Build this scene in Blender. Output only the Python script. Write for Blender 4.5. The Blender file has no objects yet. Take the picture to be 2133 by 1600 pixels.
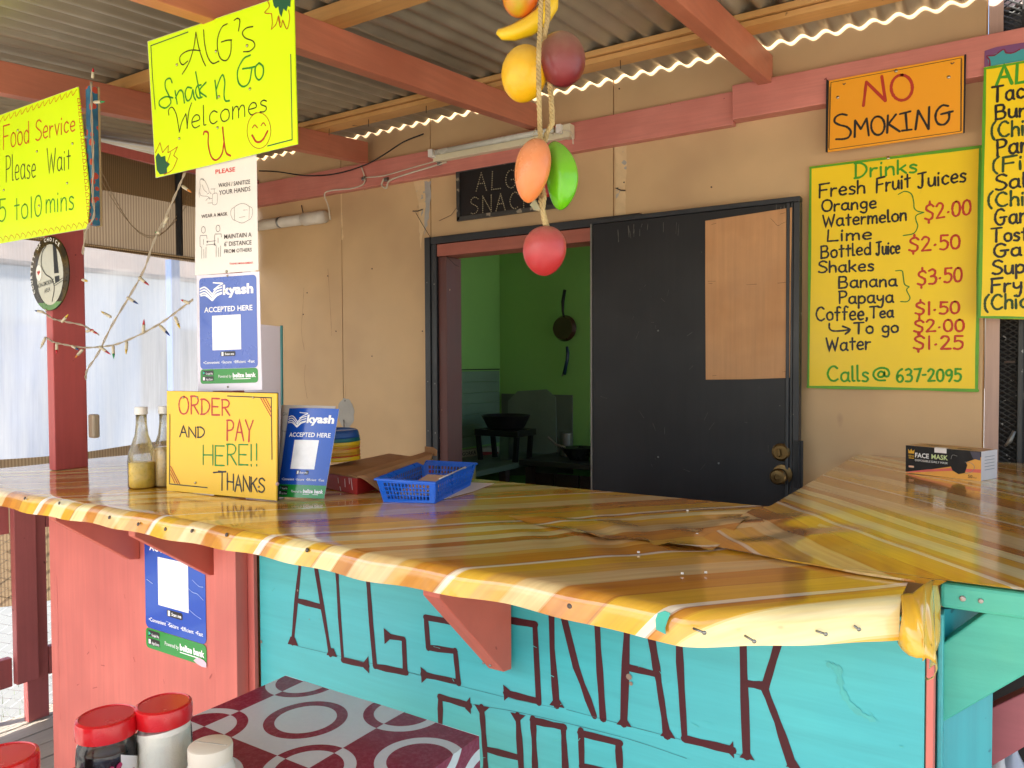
import bpy, math, random
import numpy as np
from mathutils import Vector, Matrix
random.seed(7)
SC = bpy.context.scene
COL = SC.collection
# ------------------------------------------------------------------ camera
F = 1600.0; CX, CY = 1066.5, 800.0
yaw, pitch, roll = [math.radians(a) for a in (-32.5, -1.54, -0.28)]
fw = Vector((math.sin(yaw)*math.cos(pitch), math.cos(yaw)*math.cos(pitch), math.sin(pitch)))
r0 = Vector((math.cos(yaw), -math.sin(yaw), 0)); u0 = r0.cross(fw)
rt = math.cos(roll)*r0 + math.sin(roll)*u0; up = -math.sin(roll)*r0 + math.cos(roll)*u0
CAM = Vector((0, 0, 1.40))
cd = bpy.data.cameras.new('camera'); cam = bpy.data.objects.new('camera', cd); COL.objects.link(cam)
m = Matrix((rt, up, -fw)).transposed().to_4x4(); m.translation = CAM; cam.matrix_world = m
cd.sensor_width = 36; cd.lens = F/2133*36; cd.clip_start = 0.02; cd.clip_end = 500
SC.camera = cam
# ------------------------------------------------------------------ world, sun, exposure
SUN_EL, SUN_DIR = 50, Vector((-0.30, -0.62, 0))
w = bpy.data.worlds.new('World'); SC.world = w; w.use_nodes = True
nt = w.node_tree; bg = nt.nodes['Background']
sk = nt.nodes.new('ShaderNodeTexSky'); sk.sky_type = 'NISHITA'; sk.sun_disc = False
sk.sun_elevation = math.radians(SUN_EL); sk.sun_rotation = math.atan2(SUN_DIR.x, SUN_DIR.y)
sk.air_density = 1.0; sk.dust_density = 2.5
nt.links.new(sk.outputs[0], bg.inputs[0]); bg.inputs[1].default_value = 0.15
ld = bpy.data.lights.new('sun', 'SUN'); ld.energy = 4.5; ld.angle = math.radians(0.6); ld.color = (1, .95, .87)
sun = bpy.data.objects.new('sun', ld); COL.objects.link(sun)
sd = SUN_DIR.normalized()*math.cos(math.radians(SUN_EL)) + Vector((0, 0, math.sin(math.radians(SUN_EL))))
sun.rotation_euler = sd.to_track_quat('Z', 'Y').to_euler(); sun.location = (0, -5, 6)
SC.view_settings.view_transform = 'Standard'; SC.view_settings.look = 'None'
SC.view_settings.exposure = 1.66; SC.view_settings.gamma = 1
SC.view_settings.use_curve_mapping = False
SC.cycles.max_bounces = 10; SC.cycles.diffuse_bounces = 7; SC.cycles.transparent_max_bounces = 12

# ------------------------------------------------------------------ measuring helpers
def ray(x, y): return fw + rt*((x-CX)/F) - up*((y-CY)/F)
def onY(x, y, Y): d = ray(x, y); return CAM + d*(Y/d.y)
def onZ(x, y, Z): d = ray(x, y); return CAM + d*((Z-CAM.z)/d.z)
def onX(x, y, X): d = ray(x, y); return CAM + d*(X/d.x)
class Plane:
    """a flat surface measured in the picture: maps a picture point to its place on the surface"""
    def __init__(s, p, n): s.p = Vector(p); s.n = Vector(n).normalized()
    def __call__(s, x, y, off=0):
        d = ray(x, y); p = s.p + s.n*off
        return CAM + d*((p-CAM).dot(s.n)/d.dot(s.n))
class Quad:
    """unit square (u right, v down) on four corners: tl, tr, br, bl, with an optional bow"""
    def __init__(s, tl, tr, br, bl, bow=0):
        s.c = [Vector(c) for c in (tl, tr, br, bl)]; s.bow = bow
        s.n = (s.c[3]-s.c[0]).cross(s.c[1]-s.c[0]).normalized()
    def __call__(s, u, v, off=0):
        a = s.c[0].lerp(s.c[1], u); b = s.c[3].lerp(s.c[2], u)
        return a.lerp(b, v) + s.n*(off + s.bow*4*u*(1-u))

# ------------------------------------------------------------------ materials
def s2l(c):
    if isinstance(c, str): c = [int(c[i:i+2], 16)/255 for i in (0, 2, 4)]
    return tuple((x/12.92 if x <= .04045 else ((x+.055)/1.055)**2.4) for x in c[:3]) + (1,)
class N:
    def __init__(s, name):
        s.m = bpy.data.materials.new(name); s.m.use_nodes = True; s.t = s.m.node_tree
        s.b = s.t.nodes['Principled BSDF']; s.o = s.t.nodes['Material Output']
    def n(s, typ, ins=None, **kw):
        x = s.t.nodes.new('ShaderNode'+typ)
        for k, v in kw.items(): setattr(x, k, v)
        for k, v in (ins or {}).items():
            if hasattr(v, 'links') or isinstance(v, bpy.types.NodeSocket): s.t.links.new(v, x.inputs[k])
            else: x.inputs[k].default_value = v
        return x
    def l(s, a, b): s.t.links.new(a, b)
    def co(s, scale=(1, 1, 1), kind='Object', rot=(0, 0, 0)):
        c = s.n('TexCoord'); mp = s.n('Mapping', {'Scale': scale, 'Rotation': rot}); s.l(c.outputs[kind], mp.inputs[0]); return mp.outputs[0]
    def noise(s, vec, scale, detail=4, rough=.55):
        return s.n('TexNoise', {'Vector': vec, 'Scale': scale, 'Detail': detail, 'Roughness': rough}).outputs['Fac']
    def ramp(s, fac, stops, interp='LINEAR'):
        r = s.n('ValToRGB', {'Fac': fac}); e = r.color_ramp.elements; r.color_ramp.interpolation = interp
        while len(e) < len(stops): e.new(.5)
        for i, (p, c) in enumerate(stops):
            e[i].position = p; e[i].color = c if len(c) == 4 else (*c, 1)
        return r.outputs['Color']
    def mix(s, fac, a, b, mode='MIX'):
        x = s.n('Mix', data_type='RGBA', blend_type=mode)
        for i, v in ((0, fac), (6, a), (7, b)):
            if isinstance(v, bpy.types.NodeSocket): s.l(v, x.inputs[i])
            else: x.inputs[i].default_value = v
        return x.outputs[2]
    def bump(s, h, dist=.001, strength=.5, prev=None):
        b = s.n('Bump', {'Height': h, 'Distance': dist, 'Strength': strength})
        if prev: s.l(prev, b.inputs['Normal'])
        return b.outputs[0]
MATS = {}
def K(v): return (v, v, v, 1)
def surf(name, col, rough=.5, var=.15, vs=3, grain=None, bump=.35, bs=90, speck=None, dust=None, metal=0, spec=.5, coat=0, hue=None, trans=0, sss=0):
    if name in MATS: return MATS[name]
    q = N(name); c = s2l(col); b = q.b
    v = q.co(); 
    n1 = q.noise(v, vs, 6, .6)
    lo = tuple(x*(1-var) for x in c[:3])+(1,); hi = tuple(min(1, x*(1+var)) for x in c[:3])+(1,)
    cc = q.ramp(n1, [(.28, lo), (.72, hi)])
    if hue: cc = q.mix(q.ramp(q.noise(v, vs*.6+.7, 3), [(.45, K(0)), (.7, K(1))]), cc, s2l(hue))
    hgt = q.noise(v, bs, 5, .6)
    if grain:
        gv = q.co(grain); g = q.noise(gv, 1.0, 8, .65)
        cc = q.mix(q.ramp(g, [(.35, K(.0)), (.75, K(.45))]), cc, tuple(x*.62 for x in c[:3])+(1,))
        hgt = q.mix(.6, hgt, g)
    if speck:
        sc_, am = speck[1], speck[2]
        sp = q.ramp(q.noise(v, sc_, 2, .5), [(am, K(0)), (am+.03, K(1))])
        cc = q.mix(sp, cc, s2l(speck[0]))
    if dust:
        g = q.n('NewGeometry'); sx = q.n('SeparateXYZ', {0: g.outputs['Normal']})
        a = q.n('MapRange', {'Value': sx.outputs[2], 'From Min': -.35, 'From Max': 1.0, 'To Max': dust[1]})
        dn = q.n('Math', {0: a.outputs[0], 1: q.ramp(q.noise(v, 40, 5, .7), [(.3, K(.55)), (.7, K(1))])}, operation='MULTIPLY')
        cc = q.mix(dn.outputs[0], cc, s2l(dust[0]))
    q.l(cc, b.inputs['Base Color'])
    rr = q.n('MapRange', {'Value': n1, 'From Min': .3, 'From Max': .7, 'To Min': max(.02, rough*.8), 'To Max': min(1, rough*1.2)})
    q.l(rr.outputs[0], b.inputs['Roughness'])
    b.inputs['Metallic'].default_value = metal; b.inputs['Specular IOR Level'].default_value = spec
    b.inputs['Coat Weight'].default_value = coat
    if trans: b.inputs['Transmission Weight'].default_value = trans
    if sss: b.inputs['Subsurface Weight'].default_value = sss; b.inputs['Subsurface Radius'].default_value = (.01, .008, .005)
    if bump: q.l(q.bump(hgt, .0012, bump), b.inputs['Normal'])
    MATS[name] = q.m; return q.m
def flat(name, col, rough=.6):
    if name in MATS: return MATS[name]
    return surf(name, col, rough, var=.10, vs=25, bump=0)

# ------------------------------------------------------------------ mesh helpers
def newobj(name, me, mat, parent=None, loc=None):
    o = bpy.data.objects.new(name, me); COL.objects.link(o)
    if mat:
        for x in (mat if isinstance(mat, (list, tuple)) else [mat]): me.materials.append(x)
    if parent: o.parent = parent
    if loc is not None: o.location = loc
    return o
def rootloc(p):
    v = Vector((0, 0, 0))
    while p is not None: v += p.location; p = p.parent
    return v
class MB:
    def __init__(s): s.v = []; s.f = []; s.mi = []; s.uv = {}; s.m = 0
    def add(s, vs, fs):
        k = len(s.v); s.v += [Vector(x) for x in vs]
        for f in fs: s.f.append([i+k for i in f]); s.mi.append(s.m)
        return s
    def box(s, x0, x1, y0, y1, z0, z1):
        vs = [(x, y, z) for z in (z0, z1) for y in (y0, y1) for x in (x0, x1)]
        return s.add(vs, [(0, 2, 3, 1), (4, 5, 7, 6), (0, 1, 5, 4), (2, 6, 7, 3), (0, 4, 6, 2), (1, 3, 7, 5)])
    def obox(s, c, ax, ay, az):
        c, ax, ay, az = map(Vector, (c, ax, ay, az))
        vs = [c+ax*i+ay*j+az*k for k in (-1, 1) for j in (-1, 1) for i in (-1, 1)]
        return s.add(vs, [(0, 2, 3, 1), (4, 5, 7, 6), (0, 1, 5, 4), (2, 6, 7, 3), (0, 4, 6, 2), (1, 3, 7, 5)])
    def prism(s, pts, ext):
        e = Vector(ext); n = len(pts); p = [Vector(x) for x in pts]
        fs = [tuple(range(n))[::-1], tuple(range(n, 2*n))] + [(i, (i+1) % n, n+(i+1) % n, n+i) for i in range(n)]
        return s.add(p + [x+e for x in p], fs)
    def tube(s, pts, r, k=8, cap=True, closed=False):
        p = [Vector(x) for x in pts]; n = len(p); rings = []; prev = None
        rs = r if isinstance(r, (list, tuple)) else [r]*n
        for i in range(n):
            if closed: t = p[(i+1) % n]-p[i-1]
            else: t = p[min(i+1, n-1)]-p[max(i-1, 0)]
            t = t.normalized() if t.length > 1e-9 else Vector((0, 0, 1))
            if prev is None: a = t.orthogonal().normalized()
            else: a = (prev - t*prev.dot(t)); a = a.normalized() if a.length > 1e-6 else t.orthogonal().normalized()
            prev = a; b = t.cross(a)
            rings.append([p[i] + (a*math.cos(2*math.pi*j/k)+b*math.sin(2*math.pi*j/k))*rs[i] for j in range(k)])
        vs = [v for g in rings for v in g]; fs = []
        for i in range(n if closed else n-1):
            i2 = (i+1) % n
            for j in range(k): j2 = (j+1) % k; fs.append((i*k+j, i*k+j2, i2*k+j2, i2*k+j))
        if cap and not closed: fs += [tuple(range(k))[::-1], tuple((n-1)*k+j for j in range(k))]
        return s.add(vs, fs)
    def lathe(s, prof, c=(0, 0, 0), axis=(0, 0, 1), k=32, wob=None):
        a = Vector(axis).normalized(); x = a.orthogonal().normalized(); y = a.cross(x); c = Vector(c); vs = []; fs = []
        if abs(a.z) > .99: x, y = Vector((1, 0, 0)), Vector((0, 1, 0))*(1 if a.z > 0 else -1)
        for i, (r, h) in enumerate(prof):
            for j in range(k):
                th = 2*math.pi*j/k; rr = r*(wob(th, i/(len(prof)-1)) if wob else 1)
                vs.append(c + a*h + x*(rr*math.cos(th)) + y*(rr*math.sin(th)))
        for i in range(len(prof)-1):
            for j in range(k): j2 = (j+1) % k; fs.append((i*k+j, i*k+j2, (i+1)*k+j2, (i+1)*k+j))
        if prof[0][0] > 1e-5: fs.append(tuple(range(k))[::-1])
        if prof[-1][0] > 1e-5: fs.append(tuple((len(prof)-1)*k+j for j in range(k)))
        return s.add(vs, fs)
    def grid(s, fn, nu, nv, uvf=None):
        k = len(s.v)
        for j in range(nv+1):
            for i in range(nu+1):
                s.v.append(Vector(fn(i/nu, j/nv)))
                if uvf: s.uv[len(s.v)-1] = uvf(i/nu, j/nv)
        for j in range(nv):
            for i in range(nu):
                a = k+j*(nu+1)+i; s.f.append([a, a+1, a+nu+2, a+nu+1]); s.mi.append(s.m)
        return s
    def build(s, name, mat, parent=None, smooth=False, bevel=0, base=None, thick=0, auto=None):
        if parent is not None: L = rootloc(parent); loc = None
        else:
            a = np.array([tuple(v) for v in s.v]); lo, hi = a.min(0), a.max(0)
            L = Vector(((lo[0]+hi[0])/2, (lo[1]+hi[1])/2, lo[2])) if base is None else Vector(base); loc = L
        me = bpy.data.meshes.new(name); me.from_pydata([tuple(v-L) for v in s.v], [], s.f); me.update()
        if s.uv:
            ul = me.uv_layers.new(name='UVMap')
            for lp in me.loops: ul.data[lp.index].uv = s.uv.get(lp.vertex_index, (0, 0))
        o = newobj(name, me, mat, parent, loc)
        if isinstance(mat, (list, tuple)):
            for p, i in zip(me.polygons, s.mi): p.material_index = i
        if smooth or auto:
            for p in me.polygons: p.use_smooth = True
            if auto:
                try: me.set_sharp_from_angle(angle=math.radians(auto))
                except Exception: pass
        if thick:
            sm = o.modifiers.new('solid', 'SOLIDIFY'); sm.thickness = thick; sm.offset = -1
        if bevel:
            b = o.modifiers.new('bevel', 'BEVEL'); b.width = bevel; b.segments = 2; b.limit_method = 'ANGLE'
        return o
def thing(name, label, cat, loc, group=None):
    o = bpy.data.objects.new(name, None); COL.objects.link(o); o.location = loc; o.empty_display_size = .05
    return tag(o, label, cat, group)
def tag(o, label, cat, group=None):
    o['label'] = label; o['category'] = cat
    if group: o['group'] = group
    return o
def kind(o, k): o['kind'] = k; return o
def bx(*a): return MB().box(*a)
def rj(a): return (random.random()*2-1)*a

# ------------------------------------------------------------------ handwriting
GL = {}
def _g(s):
    for ln in s.strip().split('\n'):
        ch, wd, st = ln.split(' ', 2)
        strokes = []
        for t in st.split('|'):
            sm = t.startswith('~'); pts = [tuple(float(a)/10 for a in p.split(',')) for p in t.lstrip('~').split()]
            strokes.append((sm, pts))
        GL[ch] = (float(wd)/10, strokes)
_g("""A 6 0,0 3,10 6,0|1.2,4 4.8,4
B 5.5 0,10 0,0|~0,10 3.5,10 4.5,8 3.5,5.8 0,5.4|~0,5.4 4,5.2 5.2,3 4,.4 0,0
C 6 ~5.5,8.6 3.8,10 1.6,9 .2,6 .2,3.6 1.6,.8 3.8,0 5.8,1.2
D 6 .6,10 .6,0|~0,9.6 2.5,9.8 5,8 5.8,5 4.6,2 2.6,.3 0,0
E 5 5,10 0,10 0,0 5,0|0,5 4,5
F 5 .2,10 0,0|0,10 5.6,10.4|0,5.4 4.2,5.6
G 7 ~5.5,8.8 3.8,10 1.6,9.2 .2,6 .4,2.6 2,.3 4,0 5.4,1.6 5.6,4.4|3.4,4.6 7,4.8
H 5.4 0,0 0,10|5.4,0 5.4,10|0,5 5.4,5
I 3 0,10 3,10|1.5,10 1.5,0|0,0 3,0
J 5 0,10 5,10.4|~2.8,10 2.8,3 2.4,.4 1,0 0,1.2
K 5.4 0,0 0,10|5,10 0,4.6|1.6,6 5.4,0
L 5 .4,10 0,0 5,.2
M 7 0,0 .6,10 3.5,3.5 6.4,10 7,0
N 5.6 0,0 0,10 5.6,0 5.6,10
O 6.4 ~3.4,10 1,8.6 0,5 1,1.2 3.2,0 5.4,1.2 6.4,5 5.4,8.8 3,9.8
P 5 .4,10 .4,0|~0,10 3.4,10 5,8.2 4,5.6 .4,4.8
R 5.4 .4,10 .4,0|~0,10 3.4,10 5,8.2 4,5.6 .4,4.8|2,5 5.4,0
S 5 ~5,8.8 3,10 .8,9 .4,7 2,5.6 4,4.4 5,2.4 3.6,.4 1.6,0 0,.8
T 6.4 0,10 6.4,10.3|3.2,10 3,0
U 5.4 ~0,10 .1,3 1.4,.2 3.6,0 5.2,2.4 5.4,10
W 8 0,10 2,0 4,8 6,0 8,10
Y 5.6 0,10 2.8,5 5.6,10|2.8,5 2.4,0
a 4.8 ~4.2,5 2.4,6 .4,4.6 .2,1.6 1.8,0 3.8,1.4 4.2,5|~4.2,6 4.2,1.2 5,0
b 4.2 0,10 0,0|~0,4 2,6 4,4.6 4,1.4 2,0 0,1
c 4 ~4,5 2.2,6 .4,4.4 .4,1.6 2,0 4,.8
d 4.3 ~4,4.6 2,6 .2,4.4 .2,1.6 2,0 4,1.4|4,10 4.1,0
e 4.2 ~.4,3 3.8,3.4 3.6,5.4 2,6 .4,4.4 .2,2 1.6,.1 4,.6
f 3.6 ~3.8,9.4 2.6,10 1.6,9 1.5,6 1.5,0|0,5.8 3.4,5.8
g 4.3 ~4,5 2.2,6 .4,4.6 .4,2 2,.6 4,2 4.1,5|~4.1,5.8 4.1,0 3.6,-3 2,-3.6 .2,-2.6
h 4 0,10 0,0|~0,3.6 1.6,5.8 3.4,5.2 3.8,3.4 3.9,0
i 1 .2,6 .3,0|.4,8.3 .45,8.9
k 4 0,10 0,0|3.6,6 0,2.4|1.2,3.6 4,0
l 1.2 ~0,10 .1,1.4 .5,.2 1.3,.2
m 6.2 0,6 0,0|~0,3.6 1.4,5.8 2.8,5 3,0|~3,3.6 4.4,5.8 5.8,5 6.1,0
n 4 0,6 0,0|~0,3.6 1.6,5.8 3.4,5.2 3.8,0
o 4.3 ~2.4,6 .6,5 0,3 .8,.6 2.4,0 4,1 4.3,3.4 3.6,5.4 2,6
p 4.3 0,6 0,-4|~0,4 2,6 4,4.6 4,1.4 2,0 0,1
r 3 0,6 0,0|~0,3.2 1.2,5.4 3,5.6
s 3.2 ~3.2,5.2 1.8,6 .5,5.4 .4,4.2 1.6,3.3 2.8,2.5 3.1,1.2 2,.1 0,.4
t 3.2 1.6,9 1.7,0|0,6 3.4,6.2
u 4.2 ~0,6 .1,1.6 1.6,0 3.4,1.4 4,6|4,6 4.3,0
v 3.8 0,6 1.8,0 3.8,6
w 5.6 0,6 1.2,0 2.8,5 4.2,0 5.6,6
y 4.2 ~0,6 .3,3 2,2.2 3.9,4|~4,6 3.8,0 2.8,-3.6 .6,-3.4
0 4.6 ~2.4,9 .8,8 0,5 .6,1.4 2.2,.2 4,1.4 4.6,5 3.8,8.2 2.2,9
1 1.5 .8,9 .8,0
2 4.6 ~.2,7.4 1.6,9 3.6,8.2 3.6,5.6 .2,.2|.2,.2 4.8,.4
3 4.4 ~.2,8.6 2.4,9.4 4,7.8 3.2,5.6 1.4,5|~1.4,5 3.6,4.8 4.6,2.8 3.2,.4 .2,.4
5 4.4 4.4,9 .8,9 .6,5.2|~.6,5.2 2.6,5.8 4.4,4.2 4,1.4 2.2,.1 .2,.6
6 4.4 ~3.6,9.6 1,7.4 0,3.4 .8,.6 2.6,0 4.2,1.8 3.8,4.2 2,5 .4,3.4
7 4.4 .2,8.8 4.6,9 2,0
9 4.4 ~4.2,7 3,8.8 .8,8 .2,6 1.6,4.4 3.6,5.2 4.2,7.6|~4.2,7.6 4,3 2.4,0
$ 5 ~5,7.6 3.4,9 1,8 .8,6.2 2.6,4.8 4.4,3.4 4.2,1 2.4,0 0,1|2.8,11 2.8,8.8|2.2,.2 2.2,-1.8
. 1.6 .6,3.2 1,3.5
- 2 0,5 2,5.2
, 1.2 ~.4,1 .9,.8 .2,-1.2
( 2.6 ~2.6,11 .8,8 .4,4 .8,1 2,-1.4
! 1.6 .5,10 .5,2.6|.5,.6 .6,0
@ 8 ~5.4,6.2 3.6,7 2.4,5 3,3 5,3.4 5.6,6.2 5.8,3.6 7.4,3.4 8,6 6.6,9 3.4,9.6 .6,7.4 .2,3.6 2.4,.6 6,.4""")
def crom(pts, k=5):
    p = [np.array(a, float) for a in pts]; p = [2*p[0]-p[1]] + p + [2*p[-1]-p[-2]]; out = []
    for i in range(1, len(p)-2):
        for j in range(k):
            t = j/k; a, b, c, d = p[i-1:i+3]
            out.append(.5*((2*b)+(-a+c)*t+(2*a-5*b+4*c-d)*t*t+(-a+3*b-3*c+d)*t**3))
    out.append(p[-2]); return out
class Ink:
    """pen strokes laid on a surface map as thin flat ribbons"""
    def __init__(s, mp, width, off=.0006, jit=.0): s.mp = mp; s.w = width; s.off = off; s.b = MB(); s.k = 0; s.jit = jit
    def stroke(s, pts, smooth=True, w=None, off=None):
        w = w or s.w
        q = crom(pts) if smooth and len(pts) > 2 else [np.array(p, float) for p in pts]
        if not smooth or len(pts) == 2:   # subdivide straight runs for a slightly uneven hand
            z = [q[0]]
            for a, b in zip(q, q[1:]):
                for t in (.34, .67, 1): z.append(a+(b-a)*t)
            q = z
        s.k += 1; o = (off if off is not None else s.off) + (s.k % 9)*.00003
        P = [s.mp(p[0], p[1], o) for p in q]; n = s.mp.n
        clean = [P[0]]
        for p in P[1:]:
            if (p-clean[-1]).length > w*.12: clean.append(p)
        P = clean
        if len(P) < 2: P = [P[0], P[0]+n.orthogonal().normalized()*w*.6]
        L = []; R = []; N_ = len(P)
        for i in range(N_):
            a = (P[i]-P[i-1]).normalized() if i > 0 else None
            b = (P[i+1]-P[i]).normalized() if i < N_-1 else None
            t = ((a or b)+(b or a)).normalized() if (a or b) and ((a or b)+(b or a)).length > 1e-3 else (a or b)
            side = n.cross(t).normalized(); ww = w*.5*(1+rj(s.jit))
            k = 1/max(.55, abs(t.dot(a or b))); L.append(P[i]+side*ww*k); R.append(P[i]-side*ww*k)
        vs = []; fs = []
        for i in range(N_): vs += [L[i], R[i]]
        for i in range(N_-1): fs.append((2*i, 2*i+1, 2*i+3, 2*i+2))
        def capf(c, d, l, r):
            k0 = len(vs); sd_ = (l-r)*.5; arc = [c+sd_*math.cos(x)+d*sd_.length*math.sin(x) for x in (math.pi*.25, math.pi*.5, math.pi*.75)]
            vs.extend(arc); return k0
        d0 = (P[0]-P[1]).normalized(); k0 = capf(P[0], d0, L[0], R[0]); fs.append((0, k0, k0+1, k0+2, 1))
        d1 = (P[-1]-P[-2]).normalized(); k1 = capf(P[-1], d1, L[-1], R[-1]); fs.append((2*N_-1, k1+2, k1+1, k1, 2*N_-2))
        s.b.add(vs, fs)
    def text(s, txt, p0, p1, h0, h1=None, w=None, gap=.17, slant=0, wob=.02):
        """baseline from p0 to p1, cap height h0..h1 (map units, towards -y)"""
        h1 = h0 if h1 is None else h1
        adv = 0; items = []
        for ch in txt:
            if ch == ' ': adv += .45; continue
            wd, st = GL[ch]; items.append((adv, st)); adv += wd+gap
        adv -= gap; p0 = np.array(p0, float); p1 = np.array(p1, float)
        for a, st in items:
            jy = rj(wob); js = 1+rj(wob*1.5)
            for sm, pts in st:
                q = []
                for (x, y) in pts:
                    t = (a+x)/adv; y2 = (y*js+jy); b = p0+(p1-p0)*t
                    h = h0+(h1-h0)*t; q.append((b[0]+y2*h*slant, b[1]-y2*h))
                s.stroke(q, sm, w)
    def build(s, name, mat, parent): return s.b.build(name, mat, parent)
_tc = {}
def glyphmesh(txt, bold):
    k = (txt, bold)
    if k in _tc: return _tc[k]
    c = bpy.data.curves.new('t', 'FONT'); c.body = txt; c.resolution_u = 2; c.offset = bold
    o = bpy.data.objects.new('t', c); COL.objects.link(o); bpy.context.view_layer.update()
    me = bpy.data.meshes.new_from_object(o.evaluated_get(bpy.context.evaluated_depsgraph_get()))
    vs = [tuple(v.co) for v in me.vertices]; fs = [tuple(p.vertices) for p in me.polygons]
    bpy.data.objects.remove(o); bpy.data.curves.remove(c); bpy.data.meshes.remove(me)
    _tc[k] = (vs, fs); return _tc[k]
def printed(b, mp, txt, p0, p1, h0, h1=None, bold=.0, off=.0008, slant=0):
    vs, fs = glyphmesh(txt, bold); h1 = h0 if h1 is None else h1
    x0 = min(v[0] for v in vs); x1 = max(v[0] for v in vs); cap = .729
    out = []
    for v in vs:
        t = (v[0]-x0)/(x1-x0); y = v[1]/cap; h = h0+(h1-h0)*t
        out.append(mp(p0[0]+(p1[0]-p0[0])*t + slant*y*h, p0[1]+(p1[1]-p0[1])*t - y*h, off))
    b.add(out, fs)
def polyon(b, mp, pts, off): b.add([mp(x, y, off) for x, y in pts], [tuple(range(len(pts)))])
def rrect(x0, y0, x1, y1, rx, ry, k=4):
    o = []
    for cx, cy, a in ((x1-rx, y1-ry, 0), (x0+rx, y1-ry, 90), (x0+rx, y0+ry, 180), (x1-rx, y0+ry, 270)):
        for i in range(k+1):
            t = math.radians(a+90*i/k); o.append((cx+rx*math.cos(t), cy+ry*math.sin(t)))
    return o
def board(name, mp, corners, thick, mat, parent, bevel=.0006, back=True):
    """a flat board: outline in picture points on mp, thickness behind it"""
    p = [mp(x, y) for x, y in corners]
    return MB().prism([q for q in p], -mp.n*thick).build(name, mat, parent, bevel=bevel)
def disc(b, c, n, r, k=10):
    n = Vector(n).normalized(); a = n.orthogonal().normalized(); d = n.cross(a)
    b.add([c+(a*math.cos(2*math.pi*i/k)+d*math.sin(2*math.pi*i/k))*r for i in range(k)], [tuple(range(k))])
def stud(b, c, n, r, h, k=10): b.lathe([(r, 0), (r*.95, h*.5), (r*.6, h*.9), (0, h)], c, n, k)
NEG = Vector((0, -1, 0))
# ------------------------------------------------------------------ material set
TAN = surf('tan_wall_paint', 'cba97a', .55, .10, 1.3, bump=.2, bs=200, hue='b7956c', speck=('a88662', 4, .72))
PINK = surf('salmon_paint', 'bf6054', .5, .12, 3, grain=(3, 60, 60), bump=.4, bs=120, hue='c24a42', speck=('8a2f2c', 30, .76))
PINKV = surf('salmon_paint_upright', 'cb6c60', .5, .10, 2.5, grain=(60, 60, 3), bump=.3, bs=120, hue='b55a52', speck=('8f3a36', 26, .78))
PINKY = surf('salmon_paint_rafter', 'c4785a', .5, .12, 3, grain=(60, 3, 60), bump=.4, bs=120, hue='b5684c', speck=('8a3f2c', 26, .78))
POSTM = surf('dark_red_post_paint', 'c25752', .5, .14, 3, grain=(60, 60, 3), bump=.4, bs=120, speck=('6d1f22', 30, .73))
BEAM = surf('rose_beam_paint', 'cf8272', .42, .12, 4, grain=(4, 90, 90), bump=.9, bs=70, hue='c47566', speck=('8e3e3a', 40, .77))
TEAL = surf('turquoise_paint', '3ba6ab', .42, .06, 1.6, grain=(3, 50, 50), bump=.2, bs=160, hue='48b2af', speck=('23807c', 34, .80))
TEALW = surf('turquoise_worn_paint', '3aa694', .5, .16, 4, grain=(4, 70, 40), bump=.9, bs=60, hue='4fae92', speck=('3f5b4c', 14, .70))
RAW = surf('raw_yellow_pine', 'd6a564', .6, .12, 3, grain=(2.5, 60, 60), bump=.5, bs=90, hue='c79450', speck=('6a4a2a', 22, .74))
ZINC = surf('weathered_zinc', 'aca592', .38, .22, 2.0, grain=(40, 1.6, 1.6), bump=.15, bs=60, metal=.35, hue='938973')
BLACK = surf('black_door_vinyl', '191a1c', .45, .22, 2.2, grain=(40, 40, 1.5), bump=.5, bs=420, hue='232324', speck=('85837c', 60, .80), spec=.35)
BLACKF = surf('black_frame_paint', '26292c', .45, .3, 5, grain=(50, 50, 3), bump=.5, bs=100, speck=('8a8478', 34, .74))
BROWNJ = surf('dark_brown_jamb', '5c2f27', .5, .15, 5, grain=(50, 50, 3), bump=.4, bs=90, speck=('b58a6a', 30, .76))
GREEN = surf('kitchen_green_paint', '86bd66', .5, .07, 1.2, bump=.1, bs=100)
BRASS = surf('aged_brass', '6c5838', .42, .2, 20, bump=.1, bs=300, metal=1)
STEEL = surf('dull_steel', '8a8a86', .35, .15, 30, bump=.1, metal=1)
RUST = surf('rusty_nail_steel', '5a5048', .5, .3, 60, bump=.3, metal=.6)
WHITEP = surf('white_plastic', 'e6e2d6', .35, .04, 10, bump=.05)
PVC = surf('dusty_white_pipe', 'd4ccba', .4, .08, 10, bump=.1, speck=('9a9080', 40, .74))
WIREW = surf('dusty_white_cable', 'cfc4ac', .5, .12, 30, bump=.1)
INKB = flat('black_marker', '17130f', .5)
INKG = flat('green_marker', '1f8a2a', .5)
INKD = flat('dark_green_marker', '1d5a3c', .5)
INKR = flat('red_marker', 'b5301a', .5)
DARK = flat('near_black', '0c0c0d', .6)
# ------------------------------------------------------------------ setting: deck, ground
YW = 3.089; ZT = 1.055; ZD = -.20
dk = bpy.data.objects.new('deck_floor', None); COL.objects.link(dk); dk.location = (-1.2, 1, ZD); dk['kind'] = 'structure'
DECK = surf('grey_weathered_deck', 'a39a8c', .7, .2, 3, grain=(50, 2.5, 50), bump=.7, bs=80)
x = -3.78; first = None
while x < 1.5:
    wdt = .118
    if first is None:
        first = bx(x, x+wdt, -1.5, 3.085, ZD-.03, ZD).build('plank', DECK, dk, bevel=.003)
    else:
        c = first.copy(); COL.objects.link(c); c.location.x += x+3.78; c.location.z += rj(.0015)
    x += .126
CONC = surf('pale_concrete', 'bab5aa', .85, .1, .8, bump=.5, bs=14, speck=('8d8a80', 9, .7))
kind(bx(-60, 60, -60, 60, -.5, -.42).build('ground', CONC), 'structure')
GRASS = surf('grass_green', '6f8a34', .8, .3, 5, bump=.3)
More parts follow.
